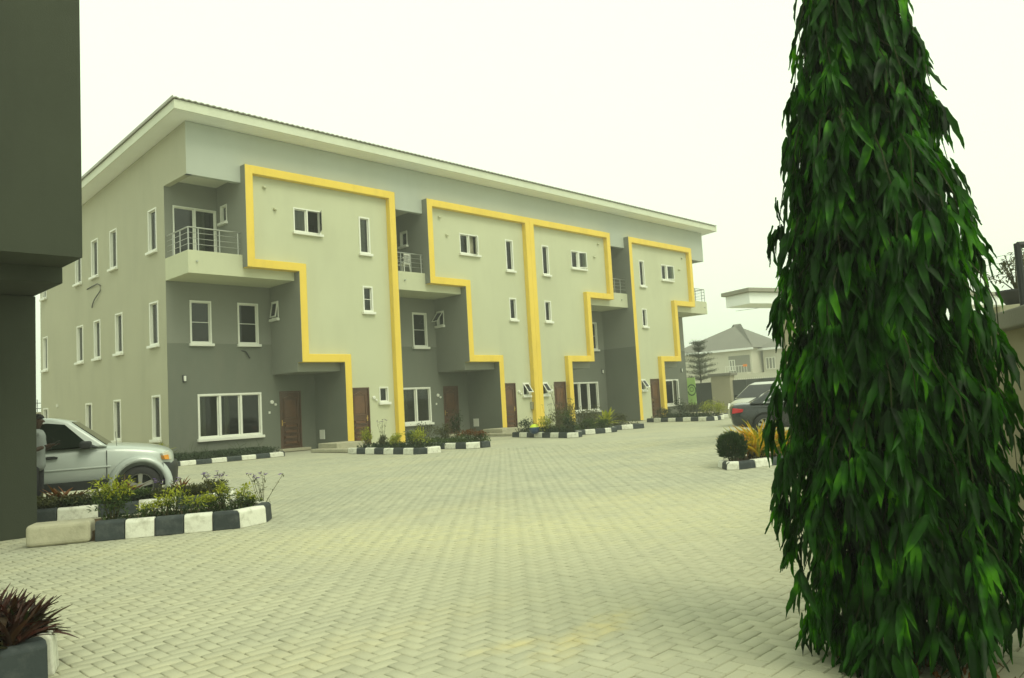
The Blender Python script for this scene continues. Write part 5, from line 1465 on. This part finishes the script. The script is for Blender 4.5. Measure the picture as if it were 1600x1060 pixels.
# local: x forward (towards the car, photo right), y left, z up
pe = empty('person', (3.74, 14.30, 0), math.atan2(-0.7145, 0.6974)+R(6))
J = [(0, 0, 0.86), (0, 0, 1.05), (0.01, 0, 1.24), (0.01, 0, 1.36), (0.02, 0, 1.42), (0.045, 0, 1.47), (0.055, 0, 1.545), (0.05, 0, 1.60)]
Rr = [(0.12, 0.095), (0.11, 0.085), (0.125, 0.09), (0.085, 0.068), 0.048, 0.062, 0.088, 0.07]
E_ = [(i, i+1) for i in range(7)]
def addj(p, r_, par): J.append(p); Rr.append(r_); E_.append((par, len(J)-1)); return len(J)-1
for s in (-1, 1):
    hp = addj((0, s*0.085, 0.80), 0.085, 0); kn = addj((0.015, s*0.095, 0.45), 0.056, hp); an = addj((-0.01, s*0.10, 0.09), 0.040, kn); to = addj((0.15, s*0.115, 0.035), 0.032, an)
    sh = addj((0.01, s*0.165, 1.33), 0.056, 3); el = addj((0.02 if s > 0 else 0.05, s*0.215, 1.07), 0.041, sh)
    wr_ = addj((0.20, s*0.12, 1.13), 0.030, el)
body = skin('body', J, E_, Rr, 'skin', pe, 0, 2)
for s in (-1, 1):
    base = (0.20, s*0.12, 1.13)
    hv = [base, (0.245, s*0.105, 1.145)]; he = [(0, 1)]; hr = [(0.026, 0.018), (0.030, 0.014)]
    for q, (dy, ln) in enumerate(((0.026, 0.055), (0.009, 0.066), (-0.009, 0.062), (-0.026, 0.048))):
        hv.append((0.275, s*0.10+dy, 1.15)); hr.append(0.009); he.append((1, len(hv)-1))
        hv.append((0.275+ln*0.7, s*0.092+dy*0.95, 1.152)); hr.append(0.008); he.append((len(hv)-2, len(hv)-1))
        hv.append((0.275+ln, s*0.085+dy*0.9, 1.168)); hr.append(0.007); he.append((len(hv)-2, len(hv)-1))
    hv.append((0.235, s*0.075, 1.162)); hr.append(0.010); he.append((0, len(hv)-1))
    hv.append((0.27, s*0.06, 1.178)); hr.append(0.008); he.append((len(hv)-2, len(hv)-1))
    skin('hand', hv, he, hr, 'skin', body, 0, 1)
# face features: nose, ears, brow
fc = MB(); fc.add([(0.135, -0.016, 1.515), (0.135, 0.016, 1.515), (0.165, 0, 1.520), (0.138, 0, 1.565)], [(0,1,2),(0,2,3),(1,3,2),(0,3,1)]); fc.build('nose', 'skin', body)
for s in (-1, 1):
    MB().tube([(0.04, s*0.083, 1.52), (0.035, s*0.095, 1.545), (0.03, s*0.083, 1.57)], [0.012, 0.016, 0.010], 6).build('ear', 'skin', body)
    MB().lathe([(0.001, 0.0), (0.010, 0.003), (0.001, 0.008)], 8, 'z', (0.128, s*0.032, 1.552)).build('eye', 'plastic', body)
MB().box((0.128, -0.024, 1.484), (0.140, 0.024, 1.493)).build('mouth', 'skin', body)
hm = MB()
hv = []; hf = []
for i in range(9):
    ph = -0.25+i*(math.pi/2+0.25)/8
    for k in range(16):
        t = 2*math.pi*k/16; back_ = -0.5*(1-max(-0.3, math.cos(t)))*0.5
        p2 = max(ph+ (0.35 if math.cos(t) > 0.3 and i < 4 else 0), ph)
        hv.append((0.048+0.098*math.cos(t)*math.cos(p2), 0.093*math.sin(t)*math.cos(p2), 1.572+0.088*math.sin(p2)))
for i in range(8):
    for k in range(16): hf.append((i*16+k, i*16+(k+1) % 16, (i+1)*16+(k+1) % 16, (i+1)*16+k))
hm.add(hv, hf).build('hair', 'hair', pe, smooth=True)
J2 = [(0, 0, 0.72), (0, 0, 0.92), (0, 0, 1.08), (0.01, 0, 1.25), (0.01, 0, 1.375)]; r2_ = [(0.18, 0.135), (0.17, 0.128), (0.158, 0.118), (0.172, 0.122), (0.10, 0.085)]; e2 = [(0, 1), (1, 2), (2, 3), (3, 4)]
for s in (-1, 1):
    J2.append((0.01, s*0.165, 1.335)); r2_.append(0.074); e2.append((4, len(J2)-1))
    J2.append((0.04, s*0.215, 1.05)); r2_.append(0.060); e2.append((len(J2)-2, len(J2)-1))
skin('shirt', J2, e2, r2_, 'shirt', pe, 0, 2)
J3 = [(0, 0, 0.86)]; r3 = [(0.115, 0.095)]; e3 = []
for s in (-1, 1):
    for q, (p, r_) in enumerate((((0, s*0.09, 0.78), 0.098), ((0.015, s*0.097, 0.45), 0.074), ((-0.01, s*0.10, 0.12), 0.062))):
        J3.append(p); r3.append(r_); e3.append((0 if q == 0 else len(J3)-2, len(J3)-1))
skin('trousers', J3, e3, r3, 'trousers', pe, 0, 2)
for s in (-1, 1):
    MB().box((-0.07, s*0.11-0.045, 0.002), (0.20, s*0.11+0.045, 0.085)).build('shoe', 'black', pe, bevel=0.035, seg=3)
tag(pe, 'person in pale shirt looking down at hands beside the silver car', 'person')
ph = MB(pe.matrix_basis.__matmul__ if False else None); ph.box((-0.07, -0.035, -0.005), (0.07, 0.035, 0.005)); pho = ph.build('phone', 'black', None, bevel=0.004)
pm = Matrix.Translation(pe.location) @ Matrix.Rotation(pe.rotation_euler.z, 4, 'Z')
pho.matrix_world = pm @ Matrix.Translation((0.31, 0.0, 1.19)) @ Matrix.Rotation(R(-22), 4, 'Y'); tag(pho, 'thin dark phone held by the person near the car', 'phone')

# ================================================================== HAZE
hz = MB().box((-S-2, -S-2, -1.6), (S+2, S+2, 14.0)); hzo = hz.build('haze', None)
m, N, L = new_mat('haze_air')
pv = N.new('ShaderNodeVolumePrincipled'); pv.inputs['Color'].default_value = (0.93, 0.95, 0.86, 1); pv.inputs['Density'].default_value = 0.0032
pv.inputs['Anisotropy'].default_value = 0.2
om = N.new('ShaderNodeOutputMaterial'); L.new(pv.outputs[0], om.inputs['Volume'])
hzo.data.materials.clear(); hzo.data.materials.append(m)
tag(hzo, 'thin pale dusty air over the whole estate', 'haze', kind='stuff')
